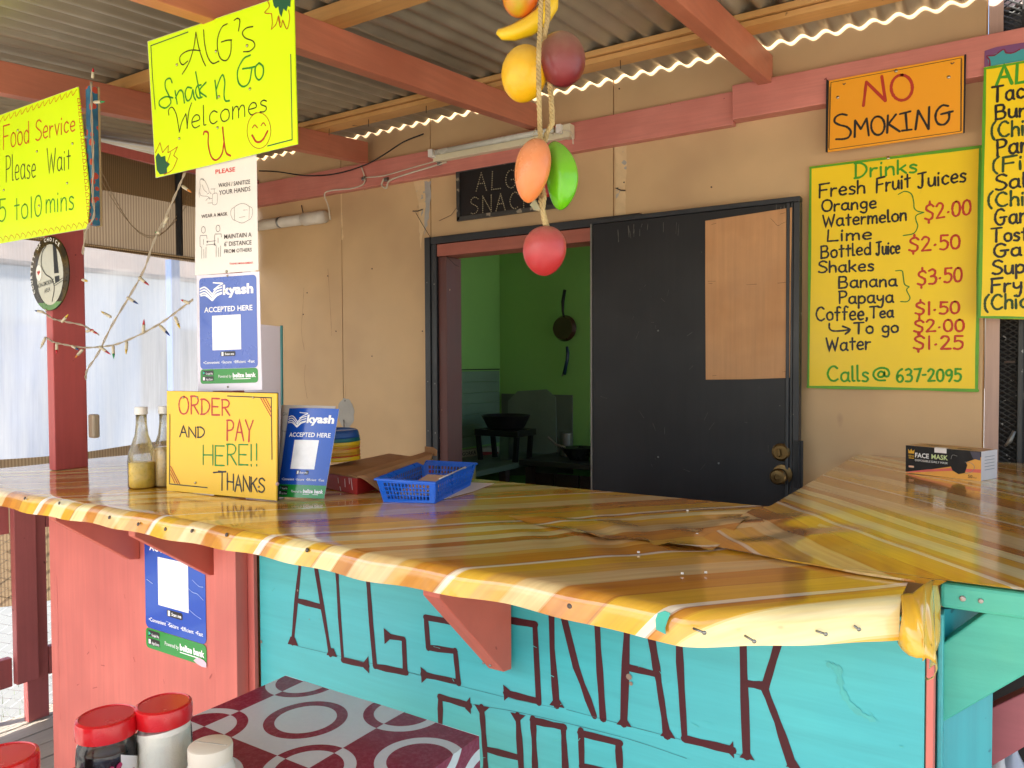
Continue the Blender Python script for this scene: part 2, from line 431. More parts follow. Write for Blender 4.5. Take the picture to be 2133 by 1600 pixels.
g = MB()
for i in range(2600):
    yy = random.uniform(.2, 3.2); xx = -3.95+random.gauss(0, .07) if i % 2 else random.uniform(-4.9, -3.9)
    h = random.uniform(.03, .12); a = random.uniform(0, 6.28); l = random.uniform(0, .05)
    p = Vector((xx, yy, -.42)); q = p+Vector((math.cos(a)*l, math.sin(a)*l, h)); s_ = Vector((-math.sin(a), math.cos(a), 0))*.003
    g.add([p-s_, p+s_, q], [(0, 1, 2)])
kind(g.build('grass', GRASS), 'stuff')
# concrete kerb and slab outside the fence; pavement shade put into the dark grey
kind(bx(-9, -4.15, -3, 5, -.42, -.36).build('concrete_slab', surf('shade_toned_concrete', '6f706e', .8, .1, 1.5, bump=.4, bs=20)), 'structure')
# ------------------------------------------------------------------ the shop building
wall = thing('shop_wall', 'tan painted plywood wall of the shop behind the counter', 'wall', (-1.9, YW, ZD))
G_ = .0022
def wp(x0, x1, z0, z1, y0=YW): return bx(x0+G_, x1-G_, y0, y0+.014, z0, z1).build('wall_panel', TAN, wall, bevel=.0012)
wp(-3.80, -3.078, ZD, 3.5); wp(-3.078, -2.452, ZD, 3.5); wp(-2.452, -1.437, 1.985, 3.5); wp(-1.437, -.052, ZD, 3.5)
wp(-1.505, -1.437, ZD, 1.985)
bx(-3.8, -.05, YW+.0165, YW+.06, 1.99, 3.5).build('framing', RAW, wall)
bx(-3.8, -2.42, YW+.0165, YW+.10, ZD, 1.988).build('framing', RAW, wall)
bx(-1.50, -.05, YW+.0165, YW+.10, ZD, 1.988).build('framing', RAW, wall)
bx(-.048, -.006, YW+.010, YW+.10, ZD, 3.5).build('corner_trim', surf('pale_pink_trim', 'c0a08e', .5, .08, 3, grain=(60, 60, 3), bump=.2), wall, bevel=.001)
# putty patches and drip marks that stand slightly proud of the paint
PUT = surf('bare_putty', 'd6b98a', .6, .1, 20, bump=.7, bs=70, speck=('a9a396', 24, .62)); PUTG = surf('grey_putty', 'a8a49a', .7, .12, 18, bump=.8, bs=70)
WP = Plane((0, YW, 0), NEG)
def patch(pts, mt, off=.0012, n=5):
    q = []
    for a, b in zip(pts, pts[1:]+pts[:1]):
        for i in range(n):
            t = i/n; q.append((a[0]+(b[0]-a[0])*t+rj(1.3), a[1]+(b[1]-a[1])*t+rj(1.3)))
    P = [WP(x_, y_, off) for x_, y_ in q]; Pb = [WP(x_, y_, .0002) for x_, y_ in q]; n_ = len(q)
    b = MB(); b.add(P+Pb, [tuple(range(n_))]+[(i, n_+i, n_+(i+1) % n_, (i+1) % n_) for i in range(n_)])
    return b.build('putty_patch', mt, wall)
patch([(1281, 308), (1306, 304), (1305, 350), (1303, 400), (1304, 445), (1298, 462), (1281, 464), (1283, 400)], PUT)
patch([(862, 378), (884, 374), (893, 376), (889, 420), (884, 470), (876, 520), (873, 480), (871, 420)], PUT, .0009)
patch([(884, 378), (898, 378), (896, 430), (890, 470), (884, 490), (886, 430)], PUTG, .0018)
patch([(706, 842), (716, 828), (727, 832), (737, 850), (738, 872), (728, 892), (714, 893), (704, 868)], PUTG)
patch([(709, 400), (713, 400), (713, 470), (715, 500), (711, 500)], PUT)
b = MB()
for (x_, y_) in ((862, 440), (760, 395), (640, 610), (683, 575), (700, 690), (775, 560), (1290, 185), (1482, 390), (1500, 470), (775, 742), (880, 690), (632, 655), (1287, 392), (1300, 380), (719, 835)):
    c = WP(x_, y_); stud(b, c, NEG, .0035, .004, 8)
b.build('nail_head', RUST, wall)
b = MB()   # bent nails and a wire stub left in the wall
for a_, c_ in (((1283, 392), (1303, 397)), ((860, 440), (880, 436)), ((716, 875), (717, 893)), ((628, 428), (632, 445))):
    b.tube([WP(*a_, .003), WP((a_[0]+c_[0])/2, (a_[1]+c_[1])/2+2, .02), WP(*c_, .012)], .0028, 6)
b.build('bent_nail', RUST, wall)
b = MB(); pts = [(866, 443), (880, 468), (900, 500), (925, 528), (948, 552), (957, 556)]
b.tube([WP(x_, y_, .006+.02*(i > 3)) for i, (x_, y_) in enumerate(pts)], .0012, 5); 
b.tube([WP(957, 425, .004), WP(940, 448, .006), (WP(915, 460, .006))], .001, 5); b.build('loose_wire', DARK, wall)
# cracks and drips of paint
b = Ink(WP, .0016, .0006, .5)
for seg in (((633, 600), (631, 640), (628, 690), (634, 730)), ((636, 760), (634, 790), (640, 830)), ((683, 560), (688, 640), (691, 700)), ((720, 800), (719, 835))):
    b.stroke(seg)
b.build('paint_crack', surf('old_paint_crack', '8d6a48', .7, .2, 30, bump=0), wall)
# kitchen shell
kit = thing('kitchen_room', 'dim kitchen with green painted walls seen through the doorway', 'room', (-1.8, 4, 0))
bx(-3.30, -3.23, YW+.11, 4.97, 0, 2.6).build('wall', GREEN, kit)
bx(-3.228, -.88, 4.90, 4.97, 0, 2.6).build('wall', GREEN, kit)
b = MB(); b.box(-.95, -.88, YW+.11, 3.32, 0, 2.6); b.box(-.95, -.88, 4.82, 4.97, 0, 2.6); b.box(-.95, -.88, 3.3205, 4.8195, 0, .80); b.box(-.95, -.88, 3.3205, 4.8195, 2.45, 2.6)
b.build('light_opening_wall', GREEN, kit)  # unseen side wall; its opening is added to let light into the kitchen
bx(-3.3, -.88, YW+.11, 4.97, 2.6, 2.66).build('ceiling', surf('kitchen_ceiling', '9a8f78', .7), kit)
bx(-3.3, -.88, YW+.02, 4.97, -.06, -.002).build('floor', surf('kitchen_floor', '5a4a3c', .6), kit)
kwb = surf('dull_board', '6d8a72', .6, .12, 6, bump=.3)
for i in range(7):
    bx(-3.228, -3.216, 3.5, 4.87, .80+i*.078, .876+i*.078).build('splash_board', kwb, kit, bevel=.001)
bx(-3.23, -3.226, 3.4, 4.89, 1.352, 1.36).build('seam', DARK, kit)
bx(-3.21, -2.60, 4.886, 4.898, .60, 1.17).build('grey_board', surf('grey_fibre_board', '5e6a5c', .7, .15, 5, bump=.4), kit, bevel=.001)
KP = Plane((0, 4.87, 0), NEG)
board('backsplash', KP, [(1058, 835), (1078, 815), (1138, 811), (1157, 828), (1160, 990), (1056, 990)], .01, surf('grey_green_sheet', '6f7d6c', .6, .12, 6, bump=.3), kit)
# kitchen worktops
wt = thing('kitchen_worktop', 'low dark worktop with a greenish top along the kitchen walls', 'worktop', (-3, 4.2, 0))
KT = surf('worktop_green_grey', '51614f', .4, .15, 6, bump=.2); KD = surf('dark_timber', '33261c', .6, .2, 5, grain=(50, 50, 3), bump=.3)
bx(-3.214, -2.72, 3.45, 4.87, .70, .735).build('top', KT, wt, bevel=.004)
bx(-2.719, -.96, 4.35, 4.87, .72, .755).build('top', surf('worktop_edge_dark', '2a2a26', .4), wt, bevel=.004)
for xx, yy in ((-3.15, 3.5), (-2.78, 3.5), (-2.70, 4.4), (-2.2, 4.4), (-1.6, 4.4), (-2.78, 4.2)):
    bx(xx, xx+.05, yy, yy+.05, 0, .70).build('leg', KD, wt)
for i in range(9): bx(-2.70+i*.19, -2.52+i*.19, 4.46, 4.48, .1, .66).build('slat', KD, wt, bevel=.002)
yw = MB(); yw.box(-2.62, -2.40, 3.28, 3.42, .50, .86)
tag(yw.build('chair_back', surf('yellow_brown_wood', '8a7a3c', .5, .15, 6), bevel=.03), 'yellowish wooden chair back just inside the kitchen doorway', 'chair')
# gas stove with pan, frying pan, knife, kettle, bowl, box
st = thing('gas_stove', 'small black table stove holding a dark pan in the kitchen', 'stove', onZ(1055, 950, .735))
sc = onY(1055, 900, 4.45); ST = surf('sooty_metal', '1d1b1a', .45, .3, 20, bump=.3, metal=.3)
def kpos(x_, y_, Y=4.45): return onY(x_, y_, Y)
c = kpos(1055, 893)
bx(c.x-.19, c.x+.17, c.y-.12, c.y+.12, c.z-.045, c.z).build('body', ST, st, bevel=.006)
for sx in (-.17, .13):
    for sy in (-.10, .08):
        MB().obox((c.x+sx+.01, c.y+sy, (c.z+.735)/2-.02), (.014, 0, 0), (0, .014, 0), (sx*.06, 0, (c.z-.735)/2-.02)).build('leg', ST, st)
bx(c.x-.035, c.x+.035, c.y-.03, c.y+.03, .737, c.z-.046).build('burner', STEEL, st)
lp = MB(); pc = kpos(1054, 892) 
lp.lathe([(.001, .002), (.12, .002), (.165, .085), (.168, .086), (.17, .083), (.125, -.003), (.001, -.003)], (pc.x, pc.y, pc.z+.006), k=36)
tag(lp.build('roasting_pan', ST, smooth=False, auto=40), 'wide dark pan with sloping sides sitting on the kitchen stove', 'pan')
fp = thing('frying_pan', 'dark red frying pan hanging on the green kitchen wall', 'frying pan', onY(1177, 712, 4.88))
c = onY(1177, 684, 4.875); RD = surf('dark_red_enamel', '3a1513', .18, .15, 10, bump=.05, coat=.5)
MB().lathe([(.001, .0), (.075, .0), (.092, .03), (.095, .03), (.079, -.004), (.001, -.004)], c+Vector((0, -.036, 0)), (0, 1, 0), 40).build('pan_body', RD, fp, auto=40)
MB().tube([c+Vector((.0, -.02, .085)), c+Vector((-.002, -.03, .12)), c+Vector((-.004, -.025, .19)), c+Vector((.004, -.01, .275))], [.008, .009, .013, .012], 10).build('handle', DARK, fp, smooth=True)
kn = thing('folding_knife', 'blue handled knife hanging below the frying pan', 'knife', onY(1177, 780, 4.88))
c0, c1 = onY(1181, 722, 4.87), onY(1175, 780, 4.87)
cm = c0.lerp(c1, .5)+Vector((.012, 0, 0))
MB().tube([c0, c0.lerp(cm, .5)+Vector((.006, 0, 0)), cm, c1], [.010, .013, .013, .014], 8).build('handle', surf('blue_black_plastic', '16304a', .3), kn, smooth=True)
MB().tube([c1+Vector((.0, 0, .01)), c1+Vector((-.018, 0, -.012))], .006, 6).build('blade_tip', STEEL, kn)
bw = thing('mixing_bowl', 'dark metal bowl at the right of the kitchen worktop', 'bowl', onZ(1205, 940, .757))
c = onY(1205, 925, 4.55)
MB().lathe([(.001, .0), (.06, .0), (.115, .075), (.118, .076), (.064, -.004), (.001, -.004)], (c.x, c.y, .762), k=32).build('bowl', surf('dim_steel', '4b4f4a', .3, .1, 10, metal=.8), bw, auto=40)
MB().tube([(c.x-.10, c.y, .83), (c.x-.16, c.y-.02, .85), (c.x-.22, c.y-.03, .90)], .008, 8).build('handle', STEEL, bw)
tag(MB().lathe([(.05, 0), (.06, .11), (.001, .115)], (c.x+.20, c.y-.02, .758), k=24).build('blue_container', surf('deep_blue_plastic', '1c3f86', .4), auto=40), 'blue plastic container at the kitchen worktop edge', 'container')
tag(MB().lathe([(.045, 0), (.045, .16), (.001, .162)], (c.x-.16, c.y+.12, .758), k=24).build('metal_tin', surf('dull_tin', '7a7a70', .4, .15, 12, metal=.6), auto=40), 'tall grey metal tin standing behind the bowl in the kitchen', 'tin')
bo = thing('carton_box', 'long pale box with black lettering on the kitchen worktop beside the stove', 'box', onZ(1000, 950, .737))
c0 = onZ(962, 953, .737); c1 = onZ(1040, 944, .737)
d_ = (c1-c0); nn = Vector((-d_.y, d_.x, 0)).normalized()*.16
MB().prism([c0, c1, c1+nn, c0+nn], (0, 0, .05)).build('carton', surf('pale_carton', 'a8a488', .6, .1, 10), bo, bevel=.001)
nb = -nn.normalized(); BP = Plane(c0+nb*.001, nb)
b = MB(); printed(b, BP, 'GORKA', (963, 950), (992, 946), 8, bold=.02); b.build('lettering', DARK, bo)
b = MB(); q0 = BP(998, 950); q1 = BP(1038, 946); b.prism([q0, q1, q1+Vector((0, 0, .018)), q0+Vector((0, 0, .03))], nb*.001); b.build('red_band', flat('dull_red', '8c2a20'), bo)
# door frame
fr = thing('door_frame', 'black door frame around the kitchen opening with a pinkish inner lintel', 'door frame', (-2, YW, 0))
bx(-2.466, -2.432, 3.052, 3.089, ZD, 2.036).build('casing', BLACKF, fr, bevel=.002)
bx(-2.430, -2.397, 3.060, 3.12, ZD, 2.000).build('casing', BLACKF, fr, bevel=.002)
bx(-2.430, -1.30, 3.056, 3.0885, 2.001, 2.036).build('lintel', BLACKF, fr, bevel=.002)
bx(-1.436, -.66, 3.062, 3.0885, 1.972, 1.999).build('lintel', BLACKF, fr, bevel=.002)
bx(-2.395, -1.50, 3.064, 3.19, 1.938, 1.998).build('inner_lintel', surf('pink_brown_lintel', 'a85f4c', .5, .15, 5, grain=(3, 50, 50), bump=.4, speck=('e0cdb8', 30, .77)), fr, bevel=.002)
bx(-2.395, -2.345, 3.075, 3.20, ZD, 1.936).build('jamb', BROWNJ, fr, bevel=.002)
bx(-1.515, -1.475, 3.075, 3.20, ZD, 1.936).build('jamb', BROWNJ, fr, bevel=.002)
b = MB()
for z in (1.80, 1.05, 1.30): stud(b, Vector((-2.41, 3.0602, z)), NEG, .004, .003, 8); stud(b, Vector((-2.45, 3.0522, z+.01)), NEG, .003, .003, 8)
b.build('screw', STEEL, fr)
# ------------------------------------------------------------------ door swung flat against the wall
dr = thing('door', 'black door folded back flat against the shop wall', 'door', (-1.07, 3.04, -.02))
bx(-1.505, -.690, 3.016, 3.053, -.02, 2.000).build('leaf', BLACK, dr, bevel=.002)
bx(-1.513, -1.5055, 3.012, 3.055, -.02, 2.004).build('edge_strip', surf('worn_edge', '77746c', .45, .25, 6, bump=.3, metal=.3), dr, bevel=.001)
bx(-1.505, -.640, 3.010, 3.053, 2.001, 2.020).build('edge_strip', BLACKF, dr, bevel=.002)
for i, (a, b_) in enumerate(((-.6885, -.676), (-.675, -.664), (-.662, -.640))): bx(a, b_, 3.006+.006*(i % 2), 3.053, -.02, 1.999).build('moulding', BLACKF, dr, bevel=.002)
b = MB(); b.box(-.655, -.622, 2.996, 3.0055, .925, 1.105); b.box(-.640, -.632, 2.988, 2.9955, .93, 1.10); b.build('latch_guard', surf('black_iron', '1e2022', .4, .3, 20, metal=.4), dr, bevel=.002)
c = onY(1627, 942, 3.012)
MB().lathe([(.034, 0), (.034, .008), (.026, .014), (.001, .014)], c+Vector((0, .004, 0)), NEG, 32).build('deadbolt', BRASS, dr, auto=35)
MB().obox(c+Vector((-.004, -.018, 0)), (.006, 0, .002), (0, .008, 0), (-.002, 0, .014)).build('thumb_turn', BRASS, dr, bevel=.002)
c = onY(1630, 988, 3.014)
MB().lathe([(.038, 0), (.037, .006), (.018, .010), (.017, .04), (.028, .046), (.030, .075), (.024, .083), (.011, .084), (.010, .080), (.001, .080)], c, NEG, 36).build('door_knob', BRASS, dr, auto=35)
DP = Plane((0, 3.0158, 0), NEG); k = Ink(DP, .0022, .0004, .5)
for i in range(34):
    x_ = random.choice((1490, 1520, 1545, 1600, 1635, 1300, 1330, 1400))+rj(22); y_ = 478-(x_-1245)*.142+random.random()*14
    if x_ < 1462 or y_ < 432: k.stroke([(x_, y_), (x_+rj(2), y_+random.uniform(5, 26))], False, random.uniform(.001, .003))
for i in range(26):
    x_, y_ = random.uniform(1262, 1640), random.uniform(560, 1010)
    if x_ > 1460 and y_ < 795: continue
    k.stroke([(x_, y_), (x_+rj(14), y_+rj(16))], False, .0009)
k.build('drip_mark', surf('dusty_drip', '55534c', .6, .3, 30, bump=0), dr)
b = MB(); 
for (x_, y_) in ((1371, 689), (1371, 952), (1497, 965)): stud(b, onY(x_, y_, 3.0158), NEG, .004, .003, 8)
b.build('screw', STEEL, dr)
PP = Plane((0, 3.010, 0), NEG)
pb = thing('paper_sheet', 'blank brown paper board pinned to the upper right of the black door', 'board', PP(1557, 790))
board('sheet', PP, [(1469, 460), (1560, 446), (1650, 432), (1647, 600), (1645, 787), (1560, 790), (1470, 791), (1469, 600)], .004, surf('brown_hardboard', 'c79462', .6, .12, 4, grain=(55, 55, 2.0), bump=.3, bs=150, hue='b27c4a', speck=('7d5634', 9, .72)), pb)
k_ = Ink(PP, .0011, .0006, .4)
for s_ in (((1475, 586), (1490, 586)), ((1475, 590), (1484, 591)), ((1555, 593), (1576, 592)), ((1620, 590), (1647, 587)), ((1625, 446), (1636, 443)), ((1482, 468), (1492, 465)), ((1484, 783), (1492, 782)), ((1630, 775), (1642, 773)), ((1605, 455), (1612, 462), (1620, 470), (1628, 466), (1638, 462))): k_.stroke(s_)
k_.build('scuff', surf('scuff_brown', '5a3a20', .7), pb)
# ------------------------------------------------------------------ porch roof
def zb(Y): return 2.462 + .085*(Y-3.0)          # underside of the rafters
roof = thing('porch_roof', 'corrugated metal porch roof on salmon rafters over the counter', 'roof', (-1.3, 1.0, 2.3))
def slopebox(x0, x1, y0, y1, h0, h1):
    p = [(x0, y0, zb(y0)+h0), (x0, y1, zb(y1)+h0), (x0, y1, zb(y1)+h1), (x0, y0, zb(y0)+h1)]
    return MB().prism(p, (x1-x0, 0, 0))
for (xa, xb) in ((-3.88, -3.83), (-2.885, -2.835), (-1.83, -1.78), (-.80, -.75), (.23, .28), (1.2, 1.25)):
    slopebox(xa, xb, -.80, 3.046, 0, .107).build('rafter', PINKY, roof, bevel=.002)
def purl(y0, y1, h0, h1): return slopebox(-3.95, 1.35, y0, y1, h0, h1).build('purlin', RAW, roof, bevel=.0015)
purl(2.665, 2.765, .1075, .128); purl(2.650, 2.748, .1315, .152)
purl(1.715, 1.805, .1075, .152); purl(.75, .84, .1075, .152); purl(-.2, -.11, .1075, .152); purl(-.78, -.69, .1075, .152)
PITCH, AMP = .0815, .0105
def sheet(x0, x1, lift):
    n = int((x1-x0)/PITCH*12)
    def f(u, v):
        X = x0+(x1-x0)*u; Y = -.88+(3.081+.88)*v
        dv = AMP*math.cos(2*math.pi*X/PITCH)
        return (X, Y, zb(Y)+.152+AMP+.001+lift+dv)
    return MB().grid(f, n, 12).build('roof_sheet', ZINC, roof, smooth=True)
xs = [-4.05, -3.32, -2.59, -1.86, -1.13, -.40, .33, 1.06, 1.45]
for i in range(len(xs)-1): sheet(xs[i], xs[i+1]+(.04 if i < len(xs)-2 else 0), .0015*(i % 2))
# nails through the purlin
b = MB()
for (x_, y_) in ((888, 232), (768, 258), (686, 272), (1480, 70), (1292, 128)):
    p = onY(x_, y_, 2.70); p.z = zb(2.70)+.108; b.tube([p, p+Vector((.004, -.006, -.035))], .0016, 5)
b.build('roofing_nail', RUST, roof)
# ledger beam along the wall, in two lengths
lb = thing('wall_beam', 'long pink painted beam fixed along the shop wall under the rafters', 'beam', (-2, 3.07, 2.4))
bx(-3.80, -.902, 3.048, 3.0885, 2.338, 2.468).build('timber', BEAM, lb, bevel=.003)
bx(-.900, 1.35, 3.026, 3.0885, 2.350, 2.484).build('timber', BEAM, lb, bevel=.003)
# fluorescent lamp on the beam with its cables, conduit
tl = thing('tube_lamp', 'old white fluorescent tube fitting fixed to the pink beam', 'lamp', (-2.0, 3.03, 2.41))
bx(-2.375, -1.640, 3.012, 3.0475, 2.396, 2.438).build('housing', surf('cream_metal', 'd9cfae', .35, .06, 8, bump=.1), tl, bevel=.003)
MB().tube([(-2.34, 2.992, 2.432), (-1.68, 2.992, 2.432)], .013, 16).build('tube', surf('dusty_tube', 'c6c6b6', .25, .05, 8, bump=0), tl, smooth=True)
for xx in (-2.368, -1.652): bx(xx-.012, xx+.012, 2.978, 3.0115, 2.412, 2.449).build('holder', WHITEP, tl, bevel=.002)
bx(-1.640, -1.605, 3.000, 3.0475, 2.392, 2.452).build('end_cap', surf('cream_metal', ''), tl, bevel=.004)
BP_ = Plane((0, 3.038, 0), NEG)
def wire(nm, pts, r, mt, Y, parent=None, zig=0, **kw):
    pl_ = Plane((0, Y, 0), NEG); q = crom(pts, 4)
    return MB().tube([pl_(p[0], p[1]) for p in q], r, 6)
c1 = thing('lamp_cable', 'pale cables stapled along the pink beam from the lamp to the pipe', 'cable', onY(760, 360, 3.04))
wire('', [(688, 458), (684, 430), (676, 405), (690, 397), (730, 393), (755, 385), (760, 372), (752, 345)], .0042, 0, 3.040).build('cable', WIREW, c1, smooth=True)
wire('', [(760, 370), (800, 366), (850, 352), (900, 338), (918, 334)], .0032, 0, 3.042).build('cable', WIREW, c1, smooth=True)
wire('', [(800, 372), (795, 385), (805, 392), (812, 376), (850, 362), (890, 350), (930, 338)], .0045, 0, 3.036).build('cable', WIREW, c1, smooth=True)
wire('', [(1150, 280), (1170, 272), (1190, 276), (1194, 300)], .003, 0, 2.995).build('cable', WIREW, c1, smooth=True)
for x_, y_ in ((758, 372), (805, 374), (916, 340)):
    p = onY(x_, y_, 3.04); MB().obox(p, (.010, 0, .002), (0, .010, 0), (0, 0, .009)).build('clip', STEEL, c1, bevel=.002)
cd_ = thing('conduit_pipe', 'dusty white plastic pipe clipped to the tan wall below the beam', 'pipe', onY(620, 465, 3.06))
MB().tube([(-3.80, 3.052, 2.222), (-3.32, 3.052, 2.219)], .030, 18).build('pipe', PVC, cd_, smooth=True)
MB().tube([(-3.33, 3.052, 2.219), (-3.20, 3.052, 2.218), (-3.165, 3.050, 2.216)], [.036, .036, .033], 18).build('coupling', PVC, cd_, smooth=True)
MB().tube([(-3.535+.0, 3.052, 2.222), (-3.520, 3.052, 2.222)], .0325, 18).build('strap', STEEL, cd_, smooth=True)
stub = wire('', [(540, 356), (580, 358), (640, 366), (700, 362), (760, 344), (800, 322), (840, 296), (882, 279)], .0036, 0, 2.99)
tag(stub.build('black_cable', DARK, smooth=True), 'loose black cable hanging in front of the pink beam under the rafters', 'cable')
# ------------------------------------------------------------------ left end: fabric, plastic, fence
XE = -3.75
endf = thing('end_frame', 'pink timber frame closing the left end of the porch', 'frame', (XE, 1.5, ZD))
bx(XE-.04, XE, -.2, 3.087, 2.455, 2.500).build('top_rail', PINKV, endf, bevel=.003)
def rib(name, col, col2, rib_s, tr):
    q = N(name); v = q.co((1, 1, 1)); wv = q.n('TexWave', {'Vector': v, 'Scale': rib_s, 'Distortion': .4, 'Detail': 1}, bands_direction='Y')
    c = q.mix(wv.outputs['Fac'], s2l(col), s2l(col2)); nz = q.noise(v, 1.6, 4)
    c = q.mix(q.ramp(nz, [(.3, K(0)), (.75, K(.5))]), c, s2l('6e5a42'))
    d = q.n('BsdfDiffuse', {'Color': c}); t = q.n('BsdfTranslucent', {'Color': c}); mx = q.n('MixShader', {0: tr, 1: d.outputs[0], 2: t.outputs[0]})
    q.l(mx.outputs[0], q.o.inputs[0]); return q.m
MESHM = rib('brown_shade_fabric', 'bda27e', '947c60', 22, .55); MESHD = rib('dark_shade_fabric', 'b89e78', '96805e', 30, .55)
sf = thing('shade_cloth', 'brown ribbed shade cloth hanging under the left end of the porch roof', 'cloth', (XE, 1.5, 2.0))
MB().grid(lambda u, v: (XE-.03+.012*math.sin(u*26)*(1-v*.4), -.3+3.37*u, 2.455-.475*v - .012*math.sin(u*9)), 90, 8).build('hanging', MESHM, sf, smooth=True)
MB().grid(lambda u, v: (XE-.012+.008*math.sin(u*19+1), -.3+3.37*u, 2.452-.20*v + .02*(v)*math.sin(u*7+2)), 90, 4).build('valance', MESHD, sf, smooth=True)
MB().tube([(XE-.02, -.3, 1.985), (XE-.02, 3.06, 1.985)], .009, 8).build('hem', MESHD, sf, smooth=True)
b = MB()
for k in range(2):
    b.tube([(XE+.012, 2.12+.50*t_, 2.36-.05*k-.30*math.sin(math.pi*t_)*(1-.2*k)) for t_ in np.linspace(0, 1, 14)], .0018, 5)
b.build('cord', surf('cord_brown', '8d7654'), sf)
MB().tube([(XE+.01, 2.545, 1.99), (XE+.01, 2.545, 2.44)], .018, 8).build('roller_bracket', DARK, sf)
q = N('cloudy_plastic_sheet'); v = q.co((1, 1, 1)); st_ = q.noise(q.co((1, 9, .7)), 2.2, 6, .65); fine = q.noise(q.co((1, 60, 2)), 1.5, 5, .6)
tr = q.n('BsdfTransparent', {'Color': (.93, .95, .98, 1)}); tl_ = q.n('BsdfTranslucent', {'Color': s2l('b4b2ae')}); df = q.n('BsdfDiffuse', {'Color': s2l('aaa8a4')})
m1 = q.n('MixShader', {0: .28, 1: tl_.outputs[0], 2: df.outputs[0]})
fc = q.n('Math', {0: q.ramp(st_, [(.3, K(.50)), (.7, K(.74))]), 1: q.ramp(fine, [(.3, K(-.06)), (.7, K(.10))])}, operation='ADD')
m2 = q.n('MixShader', {0: fc.outputs[0], 1: tr.outputs[0], 2: m1.outputs[0]})
gl = q.n('BsdfGlossy', {'Color': K(1), 'Roughness': .18}); fz = q.n('Fresnel', {'IOR': 1.25}); m3 = q.n('MixShader', {0: fz.outputs[0], 1: m2.outputs[0], 2: gl.outputs[0]})
q.l(q.bump(st_, .02, .6), gl.inputs['Normal']); q.l(m3.outputs[0], q.o.inputs[0])
PLAST = q.m
pls = MB().grid(lambda u, v: (XE-.06+.008*math.sin(u*23+3*v)+.003*math.sin(u*71+5*v), -.3+3.37*u, 1.99-1.06*v), 160, 12).build('plastic_sheet', PLAST, smooth=True)
tag(pls, 'cloudy clear plastic sheet closing the left end under the shade cloth', 'plastic sheet')
lowm = MB().grid(lambda u, v: (XE-.022+.006*math.sin(u*30+2*v), -.3+3.37*u, .985+.01*math.sin(u*17)-(.66+.03*math.sin(u*11))*v), 120, 10).build('low_shade_cloth', MESHM, smooth=True)
tag(lowm, 'brown shade cloth hung on the chain link fence below the plastic sheet', 'cloth')
fn = thing('timber_fence', 'dark pink timber fence at the left end with two rails', 'fence', (-3.7, 1.7, ZD))
FP = surf('faded_red_fence_paint', 'b25e5a', .55, .15, 4, grain=(50, 50, 3), bump=.5, bs=90, speck=('6b2c2e', 22, .72))
bx(-3.700, -3.66, 1.700, 1.790, ZD, .80).build('post', FP, fn, bevel=.003)
bx(-3.658, -3.62, 1.640, 1.730, .0, .80).build('post', FP, fn, bevel=.003)
bx(-3.700, -3.66, 2.75, 2.84, ZD, .80).build('post', FP, fn, bevel=.003)
bx(-3.700, -3.66, .60, .69, ZD, .80).build('post', FP, fn, bevel=.003)
for y0, y1 in ((-.3, 1.638), (1.792, 3.06)):
    bx(-3.696, -3.659, y0, y1, -.012, .115).build('rail', FP, fn, bevel=.003)
    bx(-3.696, -3.659, y0, y1, .665, .785).build('rail', FP, fn, bevel=.003)
cl = MB(); s_ = .042
nn_ = int(3.4/(2*s_))
for i in range(nn_+1):
    for sg in (0,):
        y0 = -.3+i*2*s_; pts = []
        for j in range(26):
            pts.append((XE-.02+.004*(j % 2), y0+(s_ if j % 2 else -s_)*(1.03), -.40+j*.042+.0))
        cl.tube(pts, .0016, 4, cap=False)
        pts = [(XE-.0205-.004*(j % 2), y0+(-s_ if j % 2 else s_)*(1.0), -.40+j*.042) for j in range(26)]
        cl.tube(pts, .0016, 4, cap=False)
clf = thing('chain_link_fence', 'galvanised chain link fence behind the pink timber fence', 'fence', (XE, 1.6, -.42))
kind(cl.build('wire_mesh', surf('galvanised_wire', 'b7b9b6', .35, .1, 30, bump=0, metal=.7), clf), 'stuff')
bx(XE-.04, XE-.005, 1.56, 1.60, -.42, .0).build('stake', KD, clf)
# pale things seen vaguely through the plastic
nh = thing('neighbour_house', 'pale blue house blurred behind the plastic sheet', 'building', (-10, 6, -.42))
NB = surf('faded_blue_wall', 'a9bcd8', .7, .1, .6); NW = surf('white_wall', 'e8e6e2', .7, .06, .6)
bx(-10.5, -10, 3.6, 9.5, -.42, 2.6).build('wall', NB, nh)
bx(-10.5, -9.96, -1.0, 3.55, -.42, 1.0).build('low_wall', NW, nh)
bx(-9.97, -9.92, 4.2, 5.1, 0, 1.9).build('door', surf('grey_blue_door', '6f8fc0', .6), nh)
bx(-9.97, -9.92, 6.2, 7.4, .8, 1.9).build('window', surf('dim_window_glass', '54637c', .1), nh)
MB().prism([(-10.9, 3.2, 2.62), (-9.6, 3.2, 2.62), (-10.2, 3.2, 3.2)], (0, 6.8, 0)).build('roof', surf('tan_roof', 'b49b86', .6), nh)
tag(bx(-6.05, -5.97, 3.98, 4.06, -.42, 2.3).build('blue_post', surf('blue_post_paint', '5878b4', .5)), 'blue post standing outside behind the plastic sheet', 'post')
